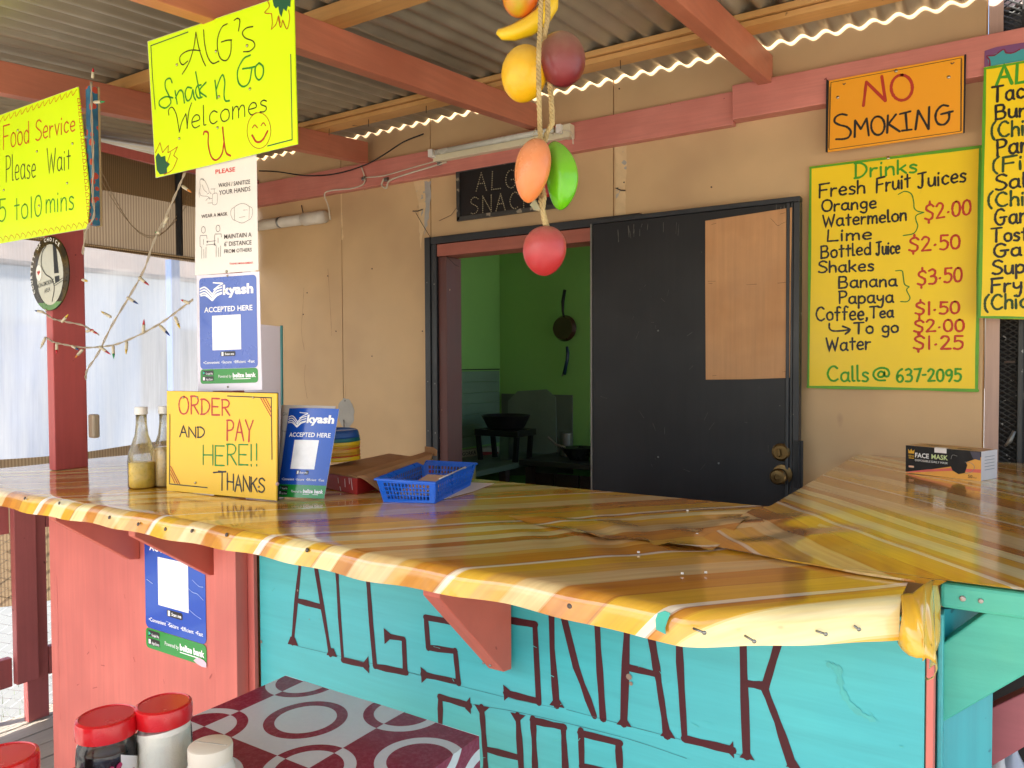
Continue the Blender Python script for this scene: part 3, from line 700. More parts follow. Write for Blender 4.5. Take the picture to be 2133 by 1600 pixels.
# ------------------------------------------------------------------ dark doorway at the far right
gd = thing('security_grille', 'dark metal security grille at the right edge beside the menu boards', 'grille', (.2, 3.12, 0))
GM = surf('dirty_grille_metal', '3a3a38', .45, .35, 14, bump=.8, bs=60, speck=('8b8a84', 40, .68), metal=.5)
b = MB()
for i in range(95):
    z = .9+i*.019
    b.add([(-.005, 3.135, z), (-.005, 3.137, z+.006), (.046, 3.130, z-.030), (.046, 3.132, z-.036)], [(0, 1, 2, 3)])
    b.add([(-.005, 3.140, z-.03), (-.005, 3.142, z-.024), (.046, 3.136, z+.006), (.046, 3.138, z)], [(0, 1, 2, 3)])
kind(b.build('expanded_metal', GM, gd, thick=.0012), 'stuff')
bx(.047, .062, 3.118, 3.15, ZD, 2.62).build('bar', GM, gd, bevel=.002)
bx(.064, .52, 3.20, 3.22, ZD, 2.62).build('black_panel', surf('black_sheet', '141414', .5, .4, 6, speck=('45443f', 9, .7)), gd)
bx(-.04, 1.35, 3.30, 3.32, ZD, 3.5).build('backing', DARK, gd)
p0, p1 = onY(2093, 930, 3.10), onY(2113, 898, 3.10)
MB().tube([p0, p0.lerp(p1, .4)+Vector((.003, 0, -.003)), p1], [.0035, .0075, .006], 8).build('handle', surf('grey_lever', '77766f', .4, metal=.6), gd, smooth=True)
p0 = onY(2092, 755, 3.11); MB().tube([p0, p0+Vector((.03, 0, .002))], .004, 8).build('bolt', RUST, gd)
bx(-.044, 1.35, 3.24, 3.26, 2.49, 2.62).build('screen_mesh', surf('grey_insect_screen', '34332f', .6, .2, 5, grain=(120, 120, 120)), gd)
bx(-.044, 1.35, 3.20, 3.225, 2.625, 3.5).build('upper_board', surf('dusty_pink_board', 'a38f88', .6, .12, 5), gd)
# ------------------------------------------------------------------ counter
ct = thing('snack_counter', 'L shaped snack counter with salmon and turquoise front panels', 'counter', (-1.4, 1.45, ZD))
PY = 1.310; XC = -.094
PLY = surf('counter_board', 'a9814f', .6, .1, 4)
bx(-2.82, -.46, 1.07, 1.868, 1.005, 1.045).build('top_board', PLY, ct)
bx(-.458, .62, 1.415, 3.085, 1.005, 1.045).build('top_board', PLY, ct)
bx(-.458, -.13, 1.25, 1.413, 1.005, 1.045).build('top_board', PLY, ct)
# pink part of the front, thin strip at its left edge, teal part slightly behind
bx(-2.625, -1.634, PY, PY+.012, ZD, 1.003).build('front_panel', PINKV, ct, bevel=.001)
bx(-2.662, -2.627, PY+.002, PY+.045, ZD, 1.003).build('edge_trim', PINKV, ct, bevel=.002)
bx(-1.640+.012, XC, PY+.014, PY+.026, .42, 1.003).build('front_panel', TEAL, ct, bevel=.001)
TL2 = (.42)
bx(-1.628, XC, PY+.014, PY+.026, ZD, .417).build('front_panel', TEAL, ct, bevel=.001)
bx(XC+.002, XC+.012, PY+.0125, PY+.055, ZD, 1.003).build('corner_strip', PINKV, ct, bevel=.001)
bx(-2.62, XC-.01, PY+.030, PY+.038, ZD, 1.003).build('back_board', PLY, ct)
bx(-1.746, -1.657, 1.272, PY-.001, ZD, 1.003).build('post', PINKV, ct, bevel=.002)
# side of the right wing: worn turquoise post, panel, fascia and brace
bx(XC+.014, XC+.022, PY+.058, 1.40, ZD, 1.003).build('corner_board', TEAL, ct, bevel=.002)
MB().prism([(-.080, 1.405, ZD), (-.006, 1.470, ZD), (-.012, 1.480, ZD), (-.086, 1.415, ZD)], (0, 0, 1.20)).build('side_panel', surf('turquoise_blue_paint', '2c97a2', .4, .1, 2, grain=(40, 40, 2), bump=.3, bs=100, hue='2b9a9a', speck=('1d6a78', 34, .73)), ct, bevel=.001)
MB().box(-.078, .62, 1.380, 1.412, 1.010, 1.050).build('fascia', TEALW, ct, bevel=.006)
b = MB(); 
for x_, y_, r_ in ((2005, 1247, .0048), (2043, 1252, .004)): stud(b, onY(x_, y_, 1.3795), NEG, r_, .002, 12)
b.build('nail_head', surf('worn_nail', 'a39a92', .4, metal=.4), ct, smooth=True)
BRP = Plane((0, 1.390, 0), NEG)
MB().prism([BRP(1957, 1345), BRP(1952, 1512), BRP(2160, 1392), BRP(2160, 1262), BRP(2085, 1275), BRP(2055, 1275)], (0, .032, 0)).build('brace', TEALW, ct, bevel=.003)
MB().prism([(-.06, 1.50, .92), (.62, 1.50, .92), (.62, 1.50, 1.003), (-.06, 1.50, 1.003)], (0, .02, 0)).build('rear_rail', TEALW, ct)
# brackets under the overhang
def bracket(x1, ztip, zbot, nose, mt, wdt=.022, foot=.03):
    p = [(x1, PY-.001, ztip), (x1, PY-.001, zbot), (x1, PY-foot, zbot+.004), (x1, nose, ztip-.020), (x1, nose, ztip)]
    return MB().prism(p, (-wdt, 0, 0)).build('bracket', mt, ct, bevel=.002)
BRK = surf('salmon_bracket_paint', 'c46250', .48, .12, 4, grain=(60, 4, 4), bump=.4, bs=110, speck=('8a3227', 24, .76))
bracket(-.838, 1.003, .775, 1.072, BRK, .038)
bracket(-1.772, 1.003, .835, 1.072, BRK, .028)
bracket(-2.140, 1.003, .828, 1.072, BRK, .028)
b = MB()
for x_, y_ in ((1007, 1381), (1021, 1386)): stud(b, onY(x_, y_, 1.262), NEG, .003, .002, 8)
b.build('screw', STEEL, ct, smooth=True)
# pink rail seen beyond the brace at the lower right, with pale bottles under it
pr_ = thing('back_rail', 'dusky pink diagonal board behind the turquoise brace at the lower right', 'board', (.05, 1.6, .5))
RP = Plane((0, 1.60, 0), NEG)
MB().prism([RP(2064, 1475), RP(2170, 1425), RP(2170, 1535), RP(2064, 1598)], (0, .03, 0)).build('board', surf('dusky_pink_paint', 'a0525a', .5, .1, 4, grain=(3, 50, 50), bump=.4), pr_, bevel=.002)
b = bx(-.02, .6, 1.95, 1.97, ZD, .98); tag(b.build('dark_backing', surf('dark_shelf_board', '1c1817', .7)), 'dark board behind the pink rail under the right counter', 'board')
for i, (x_, y_, c_, lab) in enumerate(((2085, 1590, 'c9c9cc', 'pale grey plastic bottle under the pink rail at the lower right corner'), (2110, 1586, '9aa3b4', 'blue grey plastic bottle beside the pale one at the lower right corner'))):
    p = onY(x_, y_, 1.75); tag(MB().lathe([(.02, -.25), (.022, -.02), (.018, .0), (.008, .02), (.008, .035), (.001, .035)], p, k=20).build('plastic_bottle', surf('bottle_plastic_%s' % 'ab'[i], c_, .3), auto=40), lab, 'bottle', 'bottles under the counter')
# ------------------------------------------------------------------ vinyl covering
def vinyl():
    q = N('wood_print_vinyl'); u = q.n('UVMap'); sp = q.n('SeparateXYZ', {0: u.outputs[0]})
    wob = q.noise(q.n('Mapping', {'Vector': u.outputs[0], 'Scale': (3, 1.2, 1)}).outputs[0], 1.3, 2)
    a = q.n('MultiplyAdd' if 0 else 'Math', {0: wob, 1: .012, 2: -.006}, operation='MULTIPLY_ADD')
    su = q.n('Math', {0: sp.outputs[0], 1: a.outputs[0]}, operation='ADD')
    dv = q.n('Math', {0: su.outputs[0], 1: .64}, operation='DIVIDE'); fr_ = q.n('Math', {0: dv.outputs[0]}, operation='FRACT')
    T, O, OR, PA, BR, CR, DL, PY = map(s2l, ('d6a84e', 'e0b034', 'cb8a2c', 'dfc48a', 'bd7a2c', 'f4ead0', '985020', 'f2e4a4'))
    seq = [(0, CR), (.020, DL), (.026, OR), (.045, O), (.078, PY), (.150, O), (.20, DL), (.205, PY), (.265, BR), (.32, PA), (.43, T), (.47, OR), (.555, DL), (.560, CR), (.577, O), (.64, T), (.70, PA), (.79, BR), (.84, OR), (.90, DL), (.905, O)]
    # two ramps of stops
    c = None
    r1 = q.ramp(fr_.outputs[0], seq, 'CONSTANT')
    sh = q.n('Math', {0: fr_.outputs[0], 1: .004}, operation='ADD'); r2 = q.ramp(sh.outputs[0], seq, 'CONSTANT')
    c = q.mix(.5, r1, r2)
    g = q.noise(q.n('Mapping', {'Vector': u.outputs[0], 'Scale': (70, 3.0, 1)}).outputs[0], 1.0, 7, .6)
    g2 = q.noise(q.n('Mapping', {'Vector': u.outputs[0], 'Scale': (22, 2.0, 1)}).outputs[0], 1.0, 4, .6)
    c = q.mix(q.ramp(g, [(.4, K(0)), (.75, K(.35))]), c, s2l('7e431a')); c = q.mix(q.ramp(g2, [(.42, K(0)), (.7, K(.40))]), c, s2l('d9a04e'))
    vk = q.n('TexVoronoi', {'Vector': q.n('Mapping', {'Vector': u.outputs[0], 'Scale': (9, 3, 1)}).outputs[0], 'Scale': 1.0}); 
    kn_ = q.ramp(vk.outputs['Distance'], [(.0, K(.7)), (.018, K(.5)), (.032, K(0))]); c = q.mix(kn_, c, s2l('5d3212'))
    q.l(c, q.b.inputs['Base Color'])
    o = q.co(); sm = q.noise(o, 7, 4); rr = q.n('MapRange', {'Value': sm, 'From Min': .3, 'From Max': .75, 'To Min': .08, 'To Max': .19}); q.l(rr.outputs[0], q.b.inputs['Roughness'])
    hb = q.noise(o, 5.5, 3, .5); h2 = q.noise(o, 45, 2, .5)
    q.l(q.bump(h2, .0006, .25, q.bump(hb, .010, .16)), q.b.inputs['Normal']); q.b.inputs['Specular IOR Level'].default_value = .65; q.b.inputs['Coat Weight'].default_value = .4; q.b.inputs['Coat Roughness'].default_value = .09
    return q.m
VIN = vinyl()
def yfront(X):
    base = 1.030 - .004*math.sin(X*5.2) - .002*math.sin(X*13) - .014*math.exp(-((X+.42)/.14)**2)
    t = (X+.37)/.25
    if t <= 0: return base
    return base + .81*.25*(t**1.35 if t < 1 else 1+(t-1)*1.35)
def drop(X):  # length of the drape on the front
    return .046 + .0025*math.sin(X*11)+.001*math.sin(X*31+1) + .012*max(0, min(1, (X+.36)/.22))
def wr(X, Y):  # wrinkles near the joint of the two sheets
    d = math.exp(-(((X+.62)/.22)**2+((Y-1.42)/.14)**2)); e = math.exp(-(((X+.42)/.16)**2+((Y-1.62)/.2)**2))
    return .0042*d*math.sin(40*(X*.5+Y)+3*math.sin(9*X)) + .0042*e*math.sin(34*(X-.6*Y)) + .0022*math.sin(X*7+Y*5)*math.cos(Y*9-X*2.)
cs, sn = .743, .669
def left_sheet():
    b = MB(); NX, NT, ND = 260, 34, 10
    x0, x1 = -2.835, -.120
    R = .020
    idx = {}
    def uvL(X, t): return (X*cs - t*sn + 1.624+.64*3, X*sn+t*cs)
    for i in range(NX+1):
        X = x0+(x1-x0)*i/NX; yf = yfront(X); yb = 1.870 if X < -.465 else 1.870-(X+.465)*1.0
        yb = max(yb, yf+.06); k = 0
        for j in range(NT+1):
            Y = yb+(yf+R-yb)*(j/NT); z = ZT+wr(X, Y)*min(1, (1-j/NT)*6)*min(1, (j/NT)*6)
            b.v.append(Vector((X, Y, z))); b.uv[len(b.v)-1] = uvL(X, Y); idx[i, k] = len(b.v)-1; k += 1
        dr_ = drop(X)
        for j in range(1, ND+1):
            s_ = j/ND; L_ = s_*(dr_+R*.57)
            if L_ < R*1.57: a = L_/R; y = yf+R-R*math.sin(a); z = ZT-R+R*math.cos(a)
            else: y = yf + .0; z = ZT-R-(L_-R*1.57)
            fl = max(0, (X+.40)/.28); rip = .007*fl*s_*math.sin(X*46)+.003*s_*math.sin(X*31)
            y2 = y - rip - .012*fl*s_
            b.v.append(Vector((X, y2, z))); b.uv[len(b.v)-1] = uvL(X, yf+R-L_); idx[i, k] = len(b.v)-1; k += 1
    for i in range(NX):
        for k in range(NT+ND): b.f.append([idx[i, k], idx[i, k+1], idx[i+1, k+1], idx[i+1, k]]); b.mi.append(0)
    return b
vc = thing('vinyl_cover', 'glossy wood print vinyl sheet covering the long front counter', 'table covering', (-1.4, 1.4, ZT))
left_sheet().build('sheet', VIN, vc, smooth=True)
# crumpled corner of the sheet: wraps the counter corner, flares and curls below
def corner(u, v):
    top = [(-.121, yfront(-.121)+.02, ZT+.001), (-.106, 1.262, ZT+.004), (-.094, 1.30, ZT+.010), (-.089, 1.345, ZT+.006), (-.083, 1.375, ZT-.001)]
    bot = [Vector((-.121, yfront(-.121)-.012, .993)), onY(1918, 1372, 1.20), onY(1938, 1376, 1.215), onY(1945, 1392, 1.26), onY(1951, 1300, 1.33)]
    mid = [Vector((-.121, yfront(-.121)-.010, 1.050)), onY(1905, 1275, 1.185), onY(1930, 1272, 1.21), onY(1946, 1270, 1.26), onY(1955, 1255, 1.33)]
    def at(L_, t):
        t *= len(L_)-1; i = min(int(t), len(L_)-2); t = t-i; t = t*t*(3-2*t); return Vector(L_[i]).lerp(Vector(L_[i+1]), t)
    a, m_, c_ = at(top, u), at(mid, u), at(bot, u)
    p = a*(1-v)**2 + m_*(2*v*(1-v))*1.0 + c_*v*v
    return p + Vector((.006*math.sin(u*19+v*3)*v, -.008*math.sin(u*24-2*v)*math.sin(v*2.6), .003*math.sin(u*31)*v))
cg = MB().grid(corner, 28, 18, lambda u, v: (.584+.05*u, v*.12+u*.3))
cg.build('torn_corner', VIN, vc, smooth=True, thick=.0008)
b = MB(); tp = [(onY(x_, y_, Y_), a_) for x_, y_, Y_, a_ in ((1940, 1340, 1.23, .02), (1948, 1375, 1.24, .016), (1950, 1395, 1.25, .012), (1944, 1410, 1.255, .010), (1932, 1416, 1.26, .008), (1926, 1410, 1.265, .004))]
vs = []; 
for p, a_ in tp: vs += [p+Vector((0, -a_*.3, 0)), p+Vector((.001, a_*.6, .0))]
b.add(vs, [(2*i, 2*i+1, 2*i+3, 2*i+2) for i in range(len(tp)-1)]); b.build('curled_strip', surf('vinyl_back', 'b9a65a', .35), vc, smooth=True, thick=.0008)
# tear showing the turquoise board, nails along the edge
TP_ = Plane((0, 1.0185, 0), NEG)
tg = Plane((0, yfront(-.43)-.006, 0), NEG)
b = MB(); pts = [(1367, 1311), (1366, 1290), (1371, 1277), (1385, 1272), (1397, 1277), (1391, 1292), (1386, 1308), (1387, 1321)]
b.prism([tg(x_, y_) for x_, y_ in pts], (0, -.0012, 0)).build('tear', TEALW, vc)
nl = []
for x_, y_ in ((52, 1038), (124, 1048), (228, 1078), (288, 1092), (345, 1102), (400, 1106), (472, 1114), (640, 1146), (1187, 1262)):
    X = onY(x_, y_, 1.04).x; yf = yfront(X); p = onY(x_, y_, yf-.0015); b = MB(); stud(b, p, Vector((0, -1, .35)), .0045, .0025, 10)
    b.build('nail', RUST, vc, smooth=True)
for (a_, c_) in (((1444, 1309), (1467, 1318)), ((1551, 1324), (1571, 1336)), ((1696, 1313), (1720, 1321)), ((1773, 1299), (1789, 1311)), ((1868, 1290), (1874, 1297))):
    X = onY(*a_, 1.06).x; Yp_ = yfront(X)-.016; b = MB(); b.tube([onY(*a_, Yp_), onY(*c_, Yp_-.004)], .0017, 6)
    stud(b, onY(*c_, Yp_-.004), Vector((.4, -.6, -.2)), .0032, .002, 8); b.build('nail', STEEL, vc, smooth=True)
rs = thing('vinyl_cover', 'glossy wood print vinyl sheet covering the right wing of the counter', 'table covering', (.1, 2.2, ZT))
def inner(Y): # left boundary of the right sheet
    P_ = [(1.335, -.10), (1.345, -.20), (1.362, -.27), (1.385, -.40), (1.41, -.495), (1.55, -.478), (1.80, -.486), (1.87, -.462), (3.09, -.444)]
    for (a, xa), (b_, xb) in zip(P_, P_[1:]):
        if Y <= b_: return xa+(xb-xa)*(Y-a)/(b_-a)
    return P_[-1][1]
def rsf(u, v):
    Y = 1.336+(3.087-1.336)*(v**1.6); Xl = inner(Y); Xr = .64 if Y > 1.379 else min(.64, -.078+(Y-1.336)*.3)
    X = Xl+(Xr-Xl)*u; z = ZT+.0016+wr(X, Y)*min(1, u*14)*.9+.0035*math.exp(-u*40)*(.6+.4*math.sin(Y*30))*(Y < 1.86)
    return (X, Y, z)
def rsuv(u, v):
    p = rsf(u, v); return (p[0]*.752+p[1]*.659-.92+.64*2+.0, -p[0]*.659+p[1]*.752)
MB().grid(rsf, 90, 110, rsuv).build('sheet', VIN, rs, smooth=True)
# torn flap of the joint lying over the front sheet
def flap(u, v):
    A_ = [(-.700, 1.350), (-.62, 1.352), (-.56, 1.358), (-.515, 1.362), (-.44, 1.372)]; B_ = [(-.93, 1.440), (-.78, 1.50), (-.66, 1.56), (-.56, 1.66), (-.470, 1.75)]
    t = u*4; i = min(int(t), 3); t -= i
    a = Vector((*A_[i], 0)).lerp(Vector((*A_[i+1], 0)), t); c = Vector((*B_[i], 0)).lerp(Vector((*B_[i+1], 0)), t)
    p = a.lerp(c, v); z = ZT+.003+.0045*math.exp(-v*7)*(.5+.5*math.sin(u*17+1))+.002*math.sin(u*9+v*7)
    return (p.x, p.y+.006*math.sin(u*30)*(1-v), z+wr(p.x, p.y)*.6)
MB().grid(flap, 40, 16, lambda u, v: ((flap(u, v)[0]*cs-flap(u, v)[1]*sn+1.624+.64*3+.30), flap(u, v)[0]*sn+flap(u, v)[1]*cs)).build('loose_flap', VIN, rs, smooth=True)
# ------------------------------------------------------------------ posts
pt = bx(-2.652, -2.612, 1.312, 1.420, ZT+.001, 2.175)
tag(pt.build('porch_post', POSTM, bevel=.003), 'dark red post rising from the left end of the counter', 'post')
pt = bx(-1.838, -1.750, 1.3435, 1.382, ZT+.001, zb(1.29)-.002)
tag(pt.build('porch_post', PINKV, bevel=.003), 'salmon post behind the stacked notices in the middle of the counter', 'post')
sw = bx(-2.605, -2.57, 1.416, 1.44, 1.155, 1.235)
tag(sw.build('switch_box', surf('beige_plastic', 'b9a88c', .4), bevel=.006), 'small beige box fixed behind the dark red post', 'box')
# ------------------------------------------------------------------ signs
FLUO = surf('fluorescent_yellow_card', 'dcff0c', .45, .02, 4, bump=.05, bs=40)
YEL = surf('yellow_board_paint', 'f6d200', .45, .06, 2.5, bump=.2, bs=120, speck=('b89a20', 18, .78))
ORG = surf('orange_board', 'f2a21a', .4, .03, 3, bump=.1)
MUST = surf('mustard_board', 'f0c024', .4, .03, 3, bump=.1)
CARD = surf('laminated_card', 'e8e3da', .25, .03, 4, bump=.05)
EDGEW = surf('pale_board_edge', 'c9c2ae', .6)
EDGEG = surf('green_edge_paint', '5aa012', .45, .15, 12, bump=.2)
TACK = surf('silver_tack', 'b0a890', .25, metal=.9, var=.1)
def tacks(pl_, pts, par, r=.0038, nm='tack'):
    for (x_, y_) in pts:
        b = MB(); stud(b, pl_(x_, y_, .0005), pl_.n, r, .003, 12); b.build(nm, TACK, par, smooth=True)
def Z1(pts, s=3.3333, ox=0, oy=0): return [(ox+a/s, oy+b/s) for a, b in pts]
# --- welcome sign
AP = Plane((0, 1.326, 0), NEG)
ws = thing('welcome_sign', 'fluorescent yellow hand lettered sign with a smiley face and flowers in two corners', 'sign', AP(460, 335))
board('board', AP, [(307.5, 87), (611, -16), (614, 120), (619, 300), (460, 338), (324.5, 369.5), (315, 210)], .004, FLUO, ws)
board('edge', Plane((0, 1.3302, 0), NEG), [(306.8, 86), (611.7, -17), (620, 301), (324, 371)], .002, EDGEW, ws)
k = Ink(AP, .0033, .0006, .12)
for sm, p in ((1, [(1265, 515), (1310, 440), (1345, 330), (1360, 225)]), (1, [(1360, 225), (1380, 330), (1405, 410), (1427, 458)]), (1, [(1303, 425), (1270, 450), (1250, 430), (1250, 395), (1280, 365), (1330, 348), (1390, 352)]),
              (1, [(1413, 208), (1420, 300), (1440, 390), (1475, 440), (1520, 425)]), (1, [(1578, 165), (1540, 190), (1512, 260), (1510, 340), (1530, 405), (1570, 420), (1600, 370), (1605, 280)]), (1, [(1538, 292), (1575, 280), (1608, 278)]),
              (1, [(1625, 142), (1648, 128), (1665, 145), (1655, 215)]), (1, [(1755, 185), (1710, 195), (1682, 230), (1705, 265), (1755, 285), (1768, 320), (1735, 355), (1690, 360)]),
              (1, [(1172, 800), (1170, 765), (1195, 745), (1222, 790), (1238, 870), (1245, 918)]), (1, [(1245, 918), (1262, 850), (1290, 790)]), (1, [(1290, 790), (1296, 840), (1300, 890)]), (1, [(1298, 890), (1310, 780), (1330, 715)])):
    k.stroke(Z1(p), True)
k.text('elcomes', (1330/3.333, 892/3.333), (1850/3.333, 775/3.333), 44, 40)
k.build('lettering', INKB, ws)
k = Ink(AP, .0048, .0006, .12)
for p in ([(1195, 575), (1180, 545), (1150, 560), (1148, 610), (1175, 670), (1185, 715), (1150, 750), (1110, 735), (1108, 700), (1150, 672), (1200, 680)], [(1215, 630), (1222, 675), (1230, 722)], [(1218, 680), (1245, 630), (1268, 640), (1280, 715)],
          [(1330, 612), (1300, 608), (1285, 650), (1300, 700), (1325, 680), (1338, 625), (1345, 670), (1358, 695)], [(1395, 590), (1368, 600), (1358, 640), (1375, 680), (1402, 675)], [(1358, 500), (1375, 590), (1392, 680)], [(1430, 572), (1385, 630), (1432, 672)],
          [(1492, 560), (1500, 630), (1506, 685)], [(1502, 620), (1520, 565), (1545, 520), (1560, 570), (1555, 660), (1565, 700), (1592, 700)], [(1738, 383), (1690, 410), (1650, 490), (1655, 570), (1690, 602), (1730, 570), (1748, 480)], [(1685, 478), (1745, 470), (1770, 462)],
          [(1795, 440), (1772, 470), (1775, 530), (1800, 555), (1825, 520), (1826, 465), (1800, 438)]): k.stroke(Z1(p))
k.build('lettering', INKG, ws)
k = Ink(AP, .0052, .0007, .15)
for p in ([(1412, 935), (1420, 915), (1445, 925), (1445, 1000), (1465, 1085), (1500, 1112), (1540, 1070), (1555, 985)], [(1545, 885), (1555, 980), (1570, 1060), (1600, 1082)], [(1750, 940), (1780, 985), (1820, 975), (1858, 910)]): k.stroke(Z1(p))
for p in ([(1752, 888), (1768, 868), (1787, 888)], [(1812, 873), (1828, 853), (1844, 873)]): k.stroke(Z1(p), True, .003)
k.stroke(Z1([(1797+82*math.cos(t), 907+124*math.sin(t)) for t in np.linspace(-1.5, 4.9, 26)]), True, .0018)
k.build('lettering', INKR, ws)
k = Ink(AP, .0030, .0006, .1)
for p in ([(1047, 318), (1305, 223)], [(1047, 318), (1058, 530), (1077, 758)], [(2018, 378), (2028, 970)], [(2028, 970), (1858, 1014)]): k.stroke(Z1(p), False)
k.build('border_line', INKD, ws)
b = MB()
for pts in ([(1890, -10), (1900, 40), (1915, 60), (1932, 45), (1940, 95), (1955, 118), (1968, 60), (1988, 80), (1998, 40), (2015, 50), (2018, -10)], [(1080, 1090), (1098, 1062), (1118, 1090), (1146, 1082), (1150, 1118), (1180, 1140), (1158, 1168), (1160, 1205), (1110, 1212), (1088, 1180)]): polyon(b, AP, Z1(pts), .0008)
b.build('flower_centre', INKD, ws)
k = Ink(AP, .0022, .0009, .15)
for p in ([(1855, 0), (1870, 45), (1838, 88), (1885, 96)], [(1885, 96), (1890, 160), (1884, 204)], [(1884, 204), (1915, 170), (1930, 118)], [(1930, 118), (1948, 190), (1962, 140)], [(1962, 140), (1992, 202), (2010, 130), (2004, 70)], [(1935, 110), (1945, 160)], [(1078, 1062), (1110, 990)], [(1110, 990), (1128, 1060)], [(1128, 1060), (1168, 1010)], [(1168, 1010), (1165, 1062)], [(1165, 1062), (1232, 1020)], [(1232, 1020), (1205, 1080)], [(1205, 1080), (1232, 1102)], [(1232, 1102), (1195, 1180), (1140, 1212)], [(1185, 1060), (1160, 1130)]): k.stroke(Z1(p), len(p) > 2)
k.build('flower_petals', INKR, ws)
tacks(AP, Z1([(1229, 450), (1500, 357), (1716, 318), (1521, 672), (1736, 618), (1512, 887), (1246, 962)]), ws, .0040)
# --- food service sign
FPp = Plane((0, 1.27, 0), NEG)
fs = thing('food_service_sign', 'fluorescent yellow waiting time sign edged with red zigzags at the upper left', 'sign', FPp(60, 500))
board('board', FPp, [(-60, 262), (0, 240), (162, 181), (173, 280), (185.5, 400), (182, 475), (0, 507), (-60, 516)], .004, FLUO, fs)
board('edge', Plane((0, 1.2742, 0), NEG), [(-60, 261), (163, 180), (187, 400), (183.5, 476.5), (-60, 517)], .002, EDGEW, fs)
k = Ink(FPp, .0046, .0006, .12); k.text('Food Service', (7, 311), (156, 272), 50, 34); k.build('lettering', flat('orange_red_marker', 'c2401a'), fs)
k = Ink(FPp, .0040, .0006, .12); k.text('Please', (12, 379), (74, 369), 54, 46); k.text('Wait', (98, 362), (146, 351), 52, 42); k.build('lettering', flat('olive_black_marker', '27331a'), fs)
k = Ink(FPp, .0050, .0006, .12); k.text('5 to10', (-2, 462), (86, 450), 50, 48); k.text('mins', (96, 444), (153, 436), 44); k.build('lettering', flat('mid_green_marker', '3a8a20'), fs)
k = Ink(FPp, .0020, .0006, .2)
for i in range(14):
    x_ = -4+i*11.8; y_ = 247-x_*.37; k.stroke([(x_, y_-3), (x_+2, y_+7), (x_+10, y_-5)]); 
for i in range(16):
    x_ = -4+i*11.8; y_ = 500-x_*.178; k.stroke([(x_, y_+2), (x_+3, y_-7), (x_+9, y_-2), (x_+10, y_+3)])
for i in range(19): y_ = 205+i*14; x_ = 160+(y_-190)*.085; k.stroke([(x_, y_), (x_+8, y_+3), (x_+2, y_+10), (x_, y_)])
k.build('zigzag_border', flat('orange_red_marker', ''), fs)
tacks(FPp, Z1([(125, 905), (258, 1052), (505, 998), (28, 1320), (468, 1272), (272, 1430)]), fs, .004)
pd_ = thing('painted_board', 'narrow board painted teal and red seen edge on beside the yellow food sign', 'board', (-2.30, 1.33, 1.83))
q = N('teal_red_pattern'); v = q.co((1, 1, 1)); vo = q.n('TexVoronoi', {'Vector': v, 'Scale': 38.0}); q.l(q.ramp(vo.outputs['Distance'], [(.0, s2l('b8432a')), (.36, s2l('b8432a')), (.40, s2l('2a6f8a')), (1, s2l('23506e'))]), q.b.inputs['Base Color']); q.b.inputs['Roughness'].default_value = .5
bx(-2.325, -2.300, 1.277, 1.300, 1.822, 2.235).build('painted_face', q.m, pd_, bevel=.001)
bx(-2.326, -2.299, 1.3005, 1.307, 1.820, 2.238).build('back_strip', surf('bare_ply', 'a58f66', .6), pd_, bevel=.001)
# --- round non smoking plaque
RPp = Plane((0, 1.300, 0), NEG)
rd = thing('round_plaque', 'round dark and silver plaque about the non smoking area on the dark red post', 'sign', RPp(102, 640))
cc0 = RPp(102, 570); rx_ = (RPp(153, 545)-RPp(50, 585)).length/2
MB().lathe([(.001, .0), (.118, 0), (.120, .001), (.120, .004), (.001, .004)], cc0, (0, 1, 0), 48).build('disc', surf('mirror_brown', '2c2414', .3, .3, 14, bump=0, hue='6a5216', metal=.0, spec=.15), rd, auto=40)
def RL(u_, v_, off=0): return cc0 + Vector((u_, -off, v_))
class RM:
    n = NEG
    def __call__(s, u_, v_, off=0): return cc0 + Vector((u_, -off, -v_))
rm = RM(); b = MB()
polyon(b, rm, [(.006+.082*math.cos(t), .004+.098*math.sin(t)) for t in np.linspace(0, 6.1, 36)], .0006); b.build('silver_field', surf('brushed_silver', 'c4bda6', .22, .1, 6, bump=0, metal=.5), rd)
b = MB(); polyon(b, rm, [(.118*math.cos(t), .118*math.sin(t)) for t in np.linspace(.9, 2.24, 16)], .0004); b.build('green_segment', surf('grass_print', '4d7a2c', .3, .5, 40), rd)
b = MB(); polyon(b, rm, [(.028, -.095), (.05, -.078), (.062, .002), (.034, .002)], .0010); polyon(b, rm, [(.036, .012), (.064, .010), (.066, .028), (.040, .034)], .0010); b.build('cigarette_mark', DARK, rd)
k = Ink(rm, .0035, .0012)
k.stroke([(-.012, -.09), (-.038, -.07), (-.044, -.03), (-.02, .0), (.018, .018), (.032, .05), (.018, .09)]); k.stroke([(.030, .036), (.085, .020)], False, .002); k.stroke([(.032, .042), (.086, .027)], False, .002)
k.build('outline_mark', DARK, rd)
b = MB(); 
for i, ch in enumerate('COURTESY OF CHOICE'):
    if ch == ' ': continue
    t = math.radians(168+i*9.2-18); r_ = .104; px_, py_ = r_*math.cos(t), r_*math.sin(t); tx, ty = -math.sin(t), math.cos(t)
    vs, fc_ = glyphmesh(ch, .03); mx_ = max(q_[0] for q_ in vs); 
    b.add([rm(px_+tx*(q_[0]-mx_/2)*.017-(-math.cos(t))*q_[1]*.017, py_+ty*(q_[0]-mx_/2)*.017+math.sin(t)*q_[1]*.017, .0012) for q_ in vs], fc_)
b.build('lettering', WHITEP, rd)
b = MB(); printed(b, rm, 'NON-SMOKING', (-.075, .044), (.030, .032), .015, bold=.01); printed(b, rm, 'AREA', (-.030, .062), (.008, .057), .014, bold=.01); b.build('lettering', DARK, rd)
b = MB(); polyon(b, rm, [(-.062+.018*math.cos(t), -.006+.026*math.sin(t)) for t in np.linspace(0, 6, 16)], .0012); b.build('emblem', WHITEP, rd)
